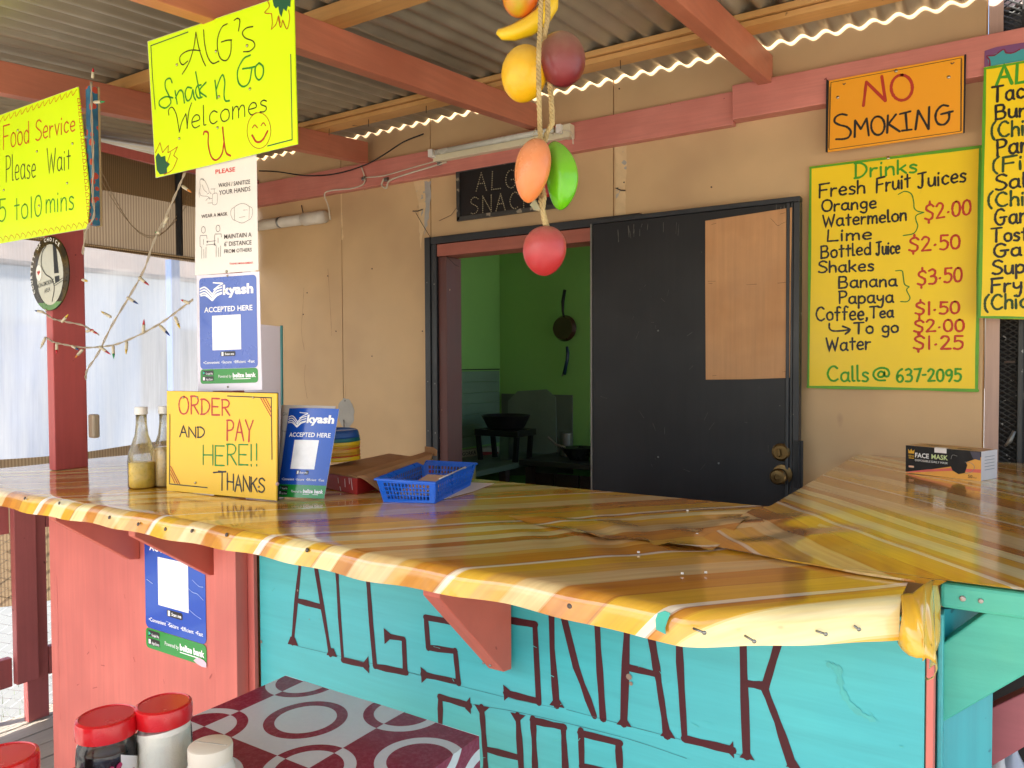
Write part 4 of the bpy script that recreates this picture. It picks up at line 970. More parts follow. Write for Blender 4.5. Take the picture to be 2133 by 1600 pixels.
b = MB(); polyon(b, rm, [(-.064, .002), (-.072, -.008), (-.066, -.014), (-.062, -.010), (-.057, -.014), (-.052, -.008)], .0016); b.build('emblem_heart', INKR, rd)
tacks(RPp, [(96, 646)], rd, .005)
# --- please wash notice
PLP = Plane((0, 1.341, 0), NEG)
pn = thing('hygiene_notice', 'white notice on washing hands, masks and distance hanging on the middle post', 'notice', PLP(473, 570))
board('card', PLP, [(408, 345), (470, 328), (534, 318), (536, 450), (538, 563), (473, 569), (406, 574), (407, 450)], .0012, CARD, pn, bevel=.0002)
def Zp_(pts): return [(400+a/6.155, 320+b_/6.155) for a, b_ in pts]
def PR(b, t, p0, p1, h, bold=.0): (a0, a1) = Zp_([p0, p1]); printed(b, PLP, t, a0, a1, h/6.155, bold=bold*.5)
b = MB(); PR(b, 'PLEASE', (300, 262), (553, 227), 58, .03); PR(b, 'THANKS MANAGEMENT.', (478, 1425), (785, 1410), 24, .03); b.build('lettering', flat('bright_red_ink', 'd8332c'), pn)
b = MB()
for t, p0, p1, h in (('WASH / SANITIZE', (338, 435), (745, 385), 55), ('YOUR HANDS', (345, 533), (748, 478), 62), ('WEAR A MASK', (118, 830), (455, 793), 48), ('MAINTAIN A', (412, 1095), (762, 1065), 60), ("6' DISTANCE", (412, 1190), (762, 1165), 60), ('FROM OTHERS', (412, 1278), (765, 1255), 50)): PR(b, t, p0, p1, h, .012)
b.build('lettering', flat('dark_grey_ink', '3a2c2a'), pn)
k = Ink(PLP, .0013, .0006)
for cx_, cy_ in ((145, 978), (332, 960)):
    k.stroke(Zp_([(cx_+25*math.cos(t), cy_+42*math.sin(t)) for t in np.linspace(-1.5, 4.8, 14)]))
    o_ = cy_-978; 
    for p in ([(120, 1200), (102, 1190), (100, 1080), (108, 1050), (185, 1048), (192, 1090)], [(122, 1200), (122, 1345)], [(150, 1225), (152, 1340)], [(178, 1200), (178, 1338)], [(145, 1100), (147, 1165)]): k.stroke(Zp_([(a+cx_-145, c_+o_) for a, c_ in p]), False)
for p in ([(185, 1132), (300, 1118)], [(180, 1172), (295, 1163)], [(205, 1118), (185, 1132), (205, 1144)], [(280, 1150), (298, 1163), (280, 1176)]): k.stroke(Zp_(p), False)
for p in ([(540, 690), (590, 655), (640, 640), (690, 650), (735, 680)], [(735, 680), (730, 850)], [(730, 850), (640, 890), (545, 855)], [(545, 855), (540, 690)], [(540, 690), (505, 715), (495, 775), (520, 840), (545, 855)], [(735, 680), (770, 700), (775, 770), (755, 830), (730, 850)], [(605, 820), (680, 808)], [(655, 725), (710, 722)]): k.stroke(Zp_(p), True, .0009)
for p in ([(95, 560), (90, 500), (105, 420), (100, 350), (130, 330), (165, 350)], [(130, 400), (150, 460), (190, 500)], [(165, 350), (200, 420), (220, 500), (190, 520)], [(95, 500), (120, 540), (200, 550), (230, 590)], [(240, 455), (300, 452)], [(285, 452), (285, 510)], [(262, 520), (320, 512), (318, 640), (262, 645), (262, 520)], [(175, 605), (210, 570), (255, 580)], [(200, 635), (260, 632)], [(240, 490), (236, 515), (248, 510)], [(105, 330), (120, 320), (150, 330), (140, 350)]): k.stroke(Zp_(p), True, .0009)
k.build('drawing', flat('dark_grey_ink', ''), pn)
tacks(PLP, [(472, 566)], pn, .004)
# --- blue payment posters (one design, four places)
BLUE = surf('print_blue', '1c4fb0', .22, .04, 4, bump=0, coat=.3); BLUEF = surf('faded_print_blue', '4b67b8', .28, .05, 4, bump=0, coat=.2); GRN = surf('print_green', '1f8a35', .25, .04, 4, bump=0, coat=.3)
WINK = flat('white_ink', 'f4f4f2', .35); BINK = flat('badge_black', '111114', .35)
def poster(par, Q, blue, rnd=True, x0=0, n=12):
    """the printed face on the unit square Q"""
    def strip(v0, v1, mat_, nm, off):
        b = MB(); b.grid(lambda u, v: Q(u, v0+(v1-v0)*v, off), n, 3); return b.build(nm, mat_, par, smooth=True)
    if rnd:
        b = MB(); polyon(b, Q, [p for p in rrect(0, 0, 1, .86, .06, .035)], .0004); b.build('blue_print', blue, par)
        b = MB(); polyon(b, Q, [p for p in rrect(0, .862, 1, 1, .05, .03)], .00055); b.build('green_print', GRN, par)
    else:
        strip(0, .858, blue, 'blue_print', .0004); strip(.8582, 1, GRN, 'green_print', .0004)
    b = MB(); b.grid(lambda u, v: Q(.23+.5*u, .36+.325*v, .0008), 8, 2)
    printed(b, Q, 'kyash', (.43, .165), (.95, .165), .090, bold=.045, off=.0009)
    printed(b, Q, 'ACCEPTED HERE', (.09, .325), (.93, .325), .050, bold=.02, off=.0009)
    printed(b, Q, '\u2022Convenient  \u2022Secure  \u2022Efficient  \u2022Fast', (.06, .812), (.95, .812), .027, bold=.01, off=.0009)
    printed(b, Q, 'Powered by', (.33, .945), (.56, .945), .028, bold=.0, off=.0012)
    printed(b, Q, 'belize bank', (.58, .945), (.97, .945), .042, bold=.04, off=.0012)
    polyon(b, Q, [(.58, .957), (.88, .957), (.88, .963), (.58, .963)], .0012)
    b.build('white_print', WINK, par)
    w_ = (Q(1, 0)-Q(0, 0)).length; k_ = Ink(Q, w_*.018, .001)
    for j in range(3):
        o_ = .026*j; k_.stroke([(.02, .10+o_), (.10, .088+o_), (.17, .115+o_), (.235, .155+o_)]); k_.stroke([(.245, .155+o_), (.31, .112+o_), (.41, .095+o_)])
    k_.stroke([(.24, .205), (.24, .15)], False); k_.stroke([(.26, .05), (.33, .055), (.43, .062), (.35, .085), (.27, .115)], True, w_*.014); k_.stroke([(.03, .165), (.12, .165), (.235, .215)]); k_.stroke([(.245, .215), (.32, .175), (.41, .155)])
    k_.build('book_logo', WINK, par)
    b = MB(); polyon(b, Q, rrect(.37, .70, .63, .745, .02, .012, 3), .0008)
    polyon(b, Q, [(.04, .875), (.24, .875), (.24, .918), (.04, .918)], .0010); polyon(b, Q, [(.04, .930), (.24, .930), (.24, .973), (.04, .973)], .0010); b.build('badge', BINK, par)
    b = MB(); printed(b, Q, 'Scan me', (.45, .734), (.61, .734), .022, bold=.02, off=.0011); polyon(b, Q, [(.39, .705), (.425, .705), (.425, .740), (.39, .740)], .0011)
    printed(b, Q, 'Google Play', (.105, .912), (.232, .912), .018, bold=.01, off=.0013); printed(b, Q, 'App Store', (.105, .967), (.232, .967), .020, bold=.01, off=.0013); polyon(b, Q, [(.052, .937), (.085, .937), (.085, .967), (.052, .967)], .0013); b.build('badge_print', WINK, par)
    b = MB(); polyon(b, Q, [(.052, .882), (.092, .897), (.052, .912)], .0013); b.build('play_mark', flat('teal_ink', '36c4a0'), par)
KPp = Plane((0, 1.3385, 0), NEG)
pa = thing('payment_poster', 'faded blue payment poster hanging directly under the white hygiene notice', 'poster', KPp(478, 810))
board('card', KPp, [(409.5, 574), (475, 570), (540, 565.5), (543, 700), (546, 812), (480, 814), (412, 815), (411, 700)], .0012, surf('lavender_card', 'dcd6e0', .2, .03, 4, bump=0, coat=.4), pa, bevel=.0002)
poster(pa, Quad(KPp(415, 580), KPp(534, 572), KPp(538, 797), KPp(418, 800)), BLUEF)
tacks(KPp, [(475, 806), (474, 575)], pa, .003)
Q2 = Quad((-2.115, PY-.0012, 1.0015), (-1.832, PY-.0012, 1.0015), (-1.832, PY-.0012, .571), (-2.115, PY-.0012, .571))
pc_ = thing('payment_poster', 'blue payment poster stuck on the salmon panel below the counter', 'poster', (-1.97, PY, .57))
poster(pc_, Q2, BLUE, True)
b = MB(); polyon(b, Q2, [(.80, .985), (.84, .965), (.90, .955), (.96, .962), (1.0, .975), (1.0, 1.005), (.93, 1.008), (.86, 1.0)], .0018); b.build('torn_corner', surf('torn_paper_pink', 'd8b8c4', .7), pc_)
k = Ink(Q2, .0012, .0018, .4)
for p in (((.73, .52), (.80, .54), (.88, .545), (.97, .575)), ((.74, .66), (.84, .685), (.93, .70)), ((.36, .78), (.45, .785), (.56, .80)), ((.80, .46), (.90, .49), (.97, .49)), ((.04, .53), (.14, .55))): k.stroke(p)
k.build('crease', flat('crease_white', 'a9bfe6'), pc_)
# standing poster, bowed, with a white card behind it
a0, a1 = onZ(577, 1035, ZT+.0015), onZ(675, 1039, ZT+.0015)
e_ = (a1-a0).normalized(); nb = Vector((e_.y, -e_.x, 0)).normalized(); tilt = (Vector((0, 0, 1))*.975 - nb*.20).normalized()
Hh = .232
qa = Quad(a0+tilt*Hh+e_*.012, a1+tilt*Hh+e_*.022, a1, a0, .010)
pst = thing('payment_poster', 'glossy blue payment poster standing bowed on the counter beside the order sign', 'poster', (a0+a1)/2)
MB().grid(lambda u, v: qa(u, v, -.0012), 14, 6).build('card', WINK, pst, smooth=True, thick=.0008)
poster(pst, qa, BLUE, False)
qb = Quad(*[c_-nb*.012+Vector((0, 0, dz))+e_*dx for c_, dz, dx in zip(qa.c, (.008, .006, 0, 0), (-.030, -.016, -.008, -.006))], .006)
wc = thing('white_card', 'white printed card standing just behind the glossy blue poster on the counter', 'card', (a0+a1)/2-nb*.014)
MB().grid(lambda u, v: qb(u, v, 0), 10, 6).build('card', CARD, wc, smooth=True, thick=.0008)
b = MB(); printed(b, qb, 'GH', (.03, .12), (.13, .12), .04, off=.0012); printed(b, qb, 'free', (.04, .30), (.13, .30), .022, off=.0012); b.build('lettering', flat('grey_ink', '8a8a8a'), wc)
# --- clear board behind the post
cbp = thing('clear_panel', 'pale translucent plastic panel with a teal edge standing behind the middle post', 'panel', (-2.2, 1.62, ZT))
q = N('milky_plastic'); q.b.inputs['Base Color'].default_value = s2l('cfc8d4'); q.b.inputs['Roughness'].default_value = .25
tt = q.n('BsdfTransparent'); mm = q.n('MixShader', {0: .62, 1: tt.outputs[0], 2: q.b.outputs[0]}); q.l(mm.outputs[0], q.o.inputs[0]); MILK = q.m
CP = Plane((0, 1.60, 0), NEG)
MB().prism([CP(470, 680), CP(545, 676), CP(583, 680), CP(587, 1000), CP(470, 1000)], (0, .003, 0)).build('sheet', MILK, cbp)
MB().prism([CP(583.5, 678), CP(586.5, 678), CP(589, 1000), CP(586, 1000)], (0, .005, 0)).build('edge_strip', surf('teal_edge', '2f8a86', .4), cbp)
# --- order here sign
OP = Plane((0, 1.290, 0), Vector((0, -1, .10)))
os_ = thing('order_sign', 'mustard order and pay here sign leaning on the post at the counter', 'sign', onZ(461, 1034, ZT+.001))
bl, br = onZ(347, 1022, ZT+.0015), onZ(575.5, 1043, ZT+.0015)
oe = (br-bl).normalized(); on = Vector((oe.y, -oe.x, .08)).normalized(); OP = Plane(bl, on)
board('board', OP, [(347.5, 814.5), (461, 817), (576.5, 819.5), (576, 930), (575.5, 1043), (461, 1032), (347, 1022), (347, 915)], .005, MUST, os_)
board('backing', Plane(bl-on*.0054, on), [(347.5, 814), (578, 818), (579, 1043), (347, 1021)], .004, DARK, os_)
def ZO(pts): return [(230+a/2.666, 780+b_/2.666) for a, b_ in pts]
def OT(k, t, p0, p1, h, h1=None): (q0, q1) = ZO([p0, p1]); k.text(t, q0, q1, h/2.666, (h1 or h)/2.666, gap=.14, wob=.04)
k = Ink(OP, .0045, .0006, .2); OT(k, 'ORDER', (380, 222), (662, 226), 95, 85); OT(k, 'PAY', (645, 365), (792, 372), 112); k.build('lettering', INKR, os_)
k = Ink(OP, .0042, .0006, .2); OT(k, 'HERE!!', (515, 500), (822, 508), 112, 116); k.build('lettering', flat('mid_green_ink', '2d8a2e'), os_)
k = Ink(OP, .0042, .0006, .2); OT(k, 'AND', (385, 348), (523, 352), 60); OT(k, 'THANKS', (600, 640), (855, 656), 100, 72); k.stroke(ZO([(572, 545), (640, 540)]), False); k.build('lettering', INKB, os_)
k = Ink(OP, .0028, .0006, .05)
for p in (((650, 120), (895, 130)), ((893, 130), (897, 472)), ((330, 222), (328, 608)), ((328, 608), (537, 629))): k.stroke(ZO(p), False)
k.build('border_line', INKB, os_)
k = Ink(OP, .0026, .0007, .05)
for p in (((835, 133), (893, 236)), ((848, 133), (893, 212)), ((862, 133), (893, 190)), ((334, 510), (384, 607)), ((334, 530), (372, 606)), ((334, 552), (358, 604))): k.stroke(ZO(p), False)
k.build('corner_stripes', INKR, os_)
tacks(OP, ZO([(483, 128), (794, 128), (473, 602), (824, 624), (405, 128)]), os_, .0032)
b = MB(); stud(b, OP(577.5, 1008, -.003), Vector((1, -.3, 0)), .005, .004); b.build('rubber_stud', surf('pinkish_rubber', 'c8a49a', .5), os_, smooth=True)
# --- no smoking
NP = Plane((0, 3.016, 0), NEG)
ns = thing('no_smoking_sign', 'orange no smoking sign overlapping the pink beam above the drinks menu', 'sign', NP(1865, 300))
board('board', NP, [(1727, 168), (1868, 141), (2008, 115.5), (2007, 200), (2005.5, 276), (1865, 297), (1724, 317), (1725.5, 240)], .006, ORG, ns)
MB().prism([NP(1721, 165), NP(1726.2, 168), NP(1723.2, 317), NP(1719.5, 316)], (0, .009, 0)).build('edge', DARK, ns)
MB().prism([NP(2009, 113.5), NP(2012.5, 113), NP(2009.5, 275), NP(2006.5, 277)], (0, .009, 0)).build('edge', DARK, ns)
def Z4(pts): return [(1560+a/3.7225, b_/3.7225) for a, b_ in pts]
k = Ink(NP, .0095, .0006, .14)
for sm, p in ((0, [(888, 820), (910, 635)]), (0, [(910, 635), (1058, 782)]), (0, [(1058, 782), (1030, 592)]), (1, [(1185+82*math.cos(t), 680+98*math.sin(t)) for t in np.linspace(-1.6, 4.75, 20)])): k.stroke(Z4(p), sm)
k.build('lettering', INKR, ns)
k = Ink(NP, .0074, .0006, .14)
for sm, p in ((1, [(760, 893), (715, 886), (672, 910), (665, 945), (700, 968), (760, 985), (790, 1020), (775, 1062), (735, 1078), (676, 1080)]), (0, [(820, 1062), (824, 935)]), (0, [(824, 935), (868, 1000)]), (0, [(868, 1000), (913, 920)]), (0, [(913, 920), (930, 1052)]),
              (1, [(1000+52*math.cos(t), 975+72*math.sin(t)) for t in np.linspace(-1.6, 4.75, 16)]), (0, [(1078, 895), (1072, 1030)]), (0, [(1140, 888), (1082, 962)]), (0, [(1082, 962), (1170, 1020)]), (0, [(1170, 885), (1252, 864)]), (0, [(1215, 875), (1226, 1012)]), (0, [(1188, 1014), (1262, 1005)]),
              (0, [(1292, 1004), (1312, 858)]), (0, [(1312, 858), (1393, 1000)]), (0, [(1393, 1000), (1398, 830)]), (1, [(1545, 822), (1500, 818), (1458, 860), (1447, 915), (1468, 960), (1515, 965), (1550, 925), (1553, 868)]), (0, [(1490, 886), (1580, 864)])): k.stroke(Z4(p), sm)
k.build('lettering', INKB, ns)
k = Ink(NP, .0018, .0006, .1)
for p in (((636, 640), (1645, 450)), ((1645, 450), (1640, 1018)), ((1640, 1018), (622, 1160)), ((622, 1160), (636, 640)), ((628, 675), (618, 1150)), ((1652, 455), (1648, 1015))): k.stroke(Z4(p), False)
k.build('border_line', INKB, ns)
tacks(NP, Z4([(689, 755), (1141, 550), (1549, 598)]), ns, .006)
b = MB()
for p in Z4([(730, 650), (1567, 490)]): c_ = NP(*p); b.tube([c_, c_+Vector((.004, -.008, -.006)), c_+Vector((.010, -.008, -.002))], .0018, 5)
b.build('bent_nail', RUST, ns)
# --- drinks menu
MP = Plane((0, 3.074, 0), NEG)
dm = thing('drinks_menu', 'yellow drinks menu board with a green painted edge to the right of the black door', 'menu board', MP(1860, 815))
board('board', MP, [(1686.5, 347), (1865, 324), (2045.5, 302.5), (2041, 560), (2037, 816), (1860, 812), (1681.5, 808.5), (1684, 580)], .010, YEL, dm)
def Z7(pts): return [(1640+a/2.857, 300+b_/2.857) for a, b_ in pts]
k = Ink(MP, .0095, .0004, .25)
for p in (((1688, 349.5), (1865, 327.5), (2044, 305.5)), ((2042, 305), (2038, 560), (2034, 814)), ((2036, 813.5), (1860, 809.5), (1682, 806)), ((1683.5, 807), (1686, 580), (1688.5, 349))): k.stroke(p, False)
k.build('green_edge', EDGEG, dm)
def MT(k, t, p0, p1, h, h1=None, w=None, off=None): (q0, q1) = Z7([p0, p1]); k.text(t, q0, q1, h/2.857, (h1 or h)/2.857, w)
k = Ink(MP, .0075, .0007, .12); MT(k, 'Drinks', (400, 205), (768, 168), 92, 76); MT(k, 'Calls', (240, 1412), (480, 1412), 90); MT(k, '@', (512, 1410), (606, 1408), 82); MT(k, '637-2095', (652, 1415), (1032, 1412), 80); k.build('lettering', flat('light_green_paint', '3f9a18'), dm)
k = Ink(MP, .0070, .0008, .2)
for t, p0, p1, h in (('Fresh', (192, 318), (460, 290), 78), ('Fruit', (532, 290), (728, 255), 82), ('Juices', (778, 262), (1060, 222), 84), ('Orange', (207, 402), (528, 380), 68), ('Watermelon', (212, 495), (708, 455), 72), ('Lime', (240, 578), (500, 566), 66), ('Bottled', (202, 680), (495, 656), 72), ('Juice', (530, 660), (668, 650), 74),
                     ('Shakes', (187, 765), (512, 755), 66), ('Banana', (308, 858), (650, 845), 68), ('Papaya', (308, 950), (630, 943), 70), ('Coffee,', (172, 1050), (478, 1044), 80), ('Tea', (492, 1036), (630, 1030), 64), ('To go', (397, 1130), (658, 1120), 66), ('Water', (232, 1230), (493, 1222), 76)): MT(k, t, p0, p1, h)
for p in (((250, 1068), (250, 1095), (270, 1112), (320, 1112), (370, 1105)), ((330, 1085), (372, 1105), (345, 1132))): k.stroke(Z7(p))
k.build('lettering', INKB, dm)
k = Ink(MP, .0072, .0008, .2)
for t, p0, p1, h in (('$2.00', (820, 455), (1090, 420), 98), ('$2.50', (725, 640), (1025, 625), 92), ('$3.50', (776, 840), (1038, 820), 92), ('$1.50', (762, 1015), (1022, 1010), 80), ('$2.00', (755, 1120), (1050, 1115), 80), ('$1.25', (753, 1222), (1043, 1222), 88)): MT(k, t, p0, p1, h)
k.build('lettering', flat('price_red', 'c2371a'), dm)
k = Ink(MP, .0038, .0008, .1)
for p in ([(660, 300), (700, 282), (738, 298), (752, 345), (755, 380), (775, 400), (812, 407)], [(812, 407), (768, 425), (766, 455), (776, 490), (752, 532), (690, 545)], [(645, 755), (682, 755), (690, 790), (698, 835), (725, 850)], [(725, 850), (710, 870), (730, 915), (712, 938), (675, 938)]): k.stroke(Z7(p))
k.build('brace_mark', flat('bracket_green', '3f8020'), dm)
tacks(MP, Z7([(600, 84)]), dm, .006, 'nail')
# --- food menu at the right edge
FM = Plane((0, 3.018, 0), NEG)
fm = thing('food_menu', 'tall yellow food menu board cut off by the right edge of the picture', 'menu board', FM(2090, 663))
board('board', FM, [(2050, 140), (2090, 133.5), (2240, 108), (2240, 667), (2090, 664.5), (2039, 662.5), (2043, 500)], .010, YEL, fm)
k = Ink(FM, .0085, .0004, .25)
for p in (((2051, 143), (2100, 135), (2238, 111)), ((2052, 142), (2045, 450), (2040.5, 660)), ((2040, 660.5), (2120, 662), (2238, 664))): k.stroke(p, False)
k.build('green_edge', EDGEG, fm)
def Z3(pts): return [(2020+a/2.664, 80+b_/2.664) for a, b_ in pts]
def FT(k, t, p0, p1, h): (q0, q1) = Z3([p0, p1]); k.text(t, q0, q1, h/2.664, w=None)
k = Ink(FM, .0095, .0007, .12); FT(k, 'AL', (148, 262), (330, 238), 104); k.build('lettering', flat('light_green_paint', ''), fm)
k = Ink(FM, .0074, .0008, .2)
for t, p0, p1, h in (('Tac', (125, 352), (300, 330), 84), ('Bur', (145, 450), (308, 430), 74), ('Par', (150, 650), (318, 628), 88), ('Sal', (145, 842), (312, 822), 82), ('Gar', (140, 1035), (308, 1020), 84), ('Tost', (120, 1130), (318, 1118), 74), ('Ga', (135, 1215), (285, 1205), 72), ('Sup', (128, 1310), (302, 1300), 74), ('Fry', (122, 1410), (288, 1400), 76)): FT(k, t, p0, p1, h)
k.build('lettering', INKB, fm)
k = Ink(FM, .0074, .0008, .2)
for t, p0, p1, h in (('(Chi', (118, 552), (300, 535), 84), ('(Fi', (125, 745), (290, 725), 78), ('(Chi', (100, 935), (300, 925), 78), ('(Chic', (80, 1510), (320, 1492), 80)): FT(k, t, p0, p1, h)
k.build('lettering', flat('olive_green_marker', '28451a'), fm)
th = thing('teal_plaque', 'teal scalloped board with a purple border above the food menu at the right edge', 'board', FM(2095, 130))
FM2 = Plane((0, 3.0075+.016, 0), NEG)
board('board', FM2, [(2051, 106), (2075, 98), (2110, 92), (2240, 72), (2240, 118), (2050, 146)], .004, surf('purple_paint', '7a4a72', .5, .1, 8), th)
b = MB(); polyon(b, FM2, [(2056, 118), (2063, 117), (2090, 104), (2095, 110), (2108, 110), (2120, 104), (2240, 86), (2240, 110), (2061, 140)], .0006); b.build('teal_field', surf('teal_board_paint', '3f9c9c', .5, .08, 8), th)
k = Ink(FM2, .0045, .0009, .2); k.stroke(((2062, 137), (2061, 125), (2056, 117), (2072, 115), (2090, 103), (2096, 110), (2110, 110), (2124, 103))); k.build('maroon_outline', flat('maroon_ink', '7a1f38'), th)
# --- black bulb letter board
LP_ = Plane((0, 3.060, 0), NEG)
lbd = thing('bulb_sign', 'black framed letter board with dotted letters above the doorway', 'sign', LP_(1060, 448))
board('panel', LP_, [(952, 357), (1168, 318), (1168, 430), (954, 458)], .010, surf('black_letter_board', '141416', .35, .3, 8, bump=.1), lbd)
LPf = Plane((0, 3.052, 0), NEG)
FRM = surf('dusty_black_frame', '3a3833', .5, .4, 12, bump=.4, speck=('8f8570', 24, .6))
for pts in ([(949, 354), (1172, 314), (1172, 320), (950, 360)], [(951, 452), (1172, 423), (1172, 431), (951, 461)], [(949, 354.5), (955, 353.5), (957, 459.5), (951, 460.5)], [(1166.5, 316), (1172.5, 315), (1172.5, 430), (1166.5, 431)]):
    MB().prism([LPf(*p) for p in pts], (0, .016, 0)).build('frame', FRM, lbd, bevel=.001)
b = MB()
def dots(txt, p0, p1, h):
    adv = 0; it = []
    for ch in txt:
        wd, st_ = GL[ch]; it.append((adv, st_)); adv += wd+.32
    adv -= .32
    for a, st_ in it:
        for sm, pts in st_:
            q_ = crom(pts) if sm else [np.array(p) for p in pts]; acc = 0; last = q_[0]; 
            L_ = [q_[0]]
            for s0, s1 in zip(q_, q_[1:]):
                d0 = np.linalg.norm(s1-s0); n0 = max(1, int(d0/.12)) if not sm else 1
                for j in range(1, n0+1):
                    c_ = s0+(s1-s0)*j/n0
                    if np.linalg.norm(c_-L_[-1]) > .10: L_.append(c_)
            for c_ in L_:
                t = (a+c_[0])/adv; x_ = p0[0]+(p1[0]-p0[0])*t; y_ = p0[1]+(p1[1]-p0[1])*t-c_[1]*h
                stud(b, LP_(x_, y_, .0002), NEG, .0028, .002, 6)
dots('ALG', (992, 398), (1078, 390), 37); dots('SNACK', (980, 446), (1108, 430), 34)
kind(b.build('bulb', surf('tiny_lens', 'b5aa88', .3), lbd), 'stuff')
# ------------------------------------------------------------------ painted letters on the panel
LT = Plane((0, PY+.014, 0), NEG); MAR = surf('maroon_letter_paint', '43141a', .6, .12, 6, bump=.4, bs=150, speck=('7a3a38', 40, .76), spec=.25)
pl_ = Ink(LT, .0140, .0006, .20)
LS = [[(600, 1341), (609, 1341), (617, 1250), (627, 1155), (636, 1070)], [(688, 1364), (671, 1262), (655, 1165), (642, 1080)], [(622, 1252), (668, 1264)], [(701, 1180), (707, 1285), (714, 1376)], [(714, 1375), (766, 1387)], [(765, 1190), (773, 1300), (781, 1388)], [(781, 1388), (846, 1401)], [(844, 1401), (841, 1332)], [(841, 1331), (806, 1325)],
      [(948, 1297), (886, 1286)], [(887, 1286), (892, 1350)], [(892, 1349), (949, 1357)], [(948, 1355), (955, 1423)], [(955, 1421), (881, 1405)], [(1057, 1180), (1058, 1293)], [(1054, 1291), (1115, 1301)], [(1114, 1300), (1122, 1464)], [(1122, 1461), (1053, 1444)],
      [(1147, 1190), (1150, 1350), (1159, 1470)], [(1163, 1240), (1200, 1390), (1238, 1492)], [(1240, 1210), (1246, 1350), (1256, 1497)], [(1310, 1220), (1303, 1380), (1299, 1508)], [(1330, 1190), (1357, 1330), (1372, 1420), (1389, 1532)], [(1310, 1391), (1368, 1405)], [(1411, 1230), (1416, 1380), (1426, 1540)], [(1426, 1539), (1526, 1563)],
      [(1546, 1240), (1549, 1400), (1555, 1576)], [(1650, 1240), (1620, 1343), (1594, 1430)], [(1556, 1424), (1596, 1430)], [(1590, 1428), (1620, 1505), (1649, 1592)], [(1648, 1590), (1652, 1600)],
      [(917, 1530), (917, 1452)], [(916, 1452), (978, 1470)], [(1003, 1472), (1009, 1550), (1014, 1640)], [(1078, 1489), (1083, 1560), (1088, 1640)], [(1013, 1561), (1083, 1579)], [(1110, 1497), (1113, 1560), (1116, 1640)], [(1109, 1501), (1175, 1515)], [(1173, 1514), (1176, 1570), (1180, 1640)], [(1210, 1522), (1213, 1640)], [(1208, 1527), (1292, 1548)], [(1288, 1546), (1291, 1602)], [(1212, 1597), (1290, 1614)]]
LW = {0: .0135, 1: .0135, 3: .0125, 5: .014, 18: .0155, 19: .0155, 21: .0165, 22: .0155, 26: .0165, 27: .0155, 29: .0155}
for i, p in enumerate(LS): pl_.stroke(p[1:] if i == 0 else p, False, LW.get(i, .0150)*.9)
b = pl_.b
for x_, y_, a in ((609, 1343, 0), (690, 1366, 0), (1159, 1471, 0), (1299, 1511, 0), (1390, 1535, 0), (1555, 1580, 0), (1652, 1599, 0), (1003, 1469, 2), (1078, 1486, 2)):
    s_ = 1 if a == 0 else -1; w_ = 15 if x_ > 1100 or a else 10; polyon(b, LT, [(x_-w_, y_-w_*.14), (x_-4, y_-17*s_), (x_+5, y_-15*s_), (x_+w_+2, y_+w_*.3)][::s_], .00115)
for x_, y_ in ((766, 1386), (1526, 1563), (978, 1471)): polyon(b, LT, [(x_-9, y_-6), (x_+1, y_-19), (x_+3, y_+17), (x_-9, y_+5)], .00115)
for x_, y_ in ((804, 1325), (881, 1406), (1053, 1443)): polyon(b, LT, [(x_+9, y_+6), (x_-3, y_+17), (x_-5, y_-17), (x_+9, y_-5)], .00115)
pl_.build('painted_lettering', MAR, ct)
k = Ink(LT, .0009, .0006, .3)
for p in (((619, 1346), (760, 1379), (880, 1407)), ((850, 1401), (1050, 1452), (1160, 1475)), ((1180, 1478), (1300, 1510), (1550, 1575)), ((985, 1468), (1100, 1488), (1300, 1537), (1430, 1580))): k.stroke(p)
k.build('pencil_line', flat('pencil_grey', '2a5a58'), ct)
b = MB()
for x_, y_, r_ in ((544, 1337, .004), (644, 1290, .0015), (620, 1230, .003), (1310, 1410, .006), (1314, 1424, .004)): disc(b, LT(x_, y_, .002), NEG, r_, 9)
b.build('paint_chip', surf('chip_grey', '7f6a5a', .7), ct)
k = Ink(LT, .010, .0012, .7); k.stroke([(1727, 1385), (1745, 1395), (1752, 1430), (1765, 1460), (1790, 1485), (1820, 1500)], True, .009); 
for i in range(40):
    x_, y_ = random.uniform(560, 1900), 0; y_ = 1190+(x_-560)*.19+random.uniform(40, 330); k.stroke([(x_, y_), (x_+rj(16), y_+rj(9))], False, random.uniform(.0006, .0016), .0011)
k.b.build('scuff_mark', surf('grey_scuff', '45a39f', .6, .2, 30), ct)
SP_ = Plane((0, PY, 0), NEG); k = Ink(SP_, .0016, .0006, .6)
for i in range(26):
    x_, y_ = random.uniform(135, 440), random.uniform(1230, 1540)
    if x_ > 300 and y_ < 1400: continue
    k.stroke([(x_, y_), (x_+rj(10), y_+rj(10))], False, random.uniform(.0008, .0030))
k.stroke([(118, 1200), (121, 1300), (123, 1400), (126, 1500)], True, .0012)
k.build('scuff_mark', surf('dark_pink_scuff', 'a04a46', .6, .2, 30), ct)
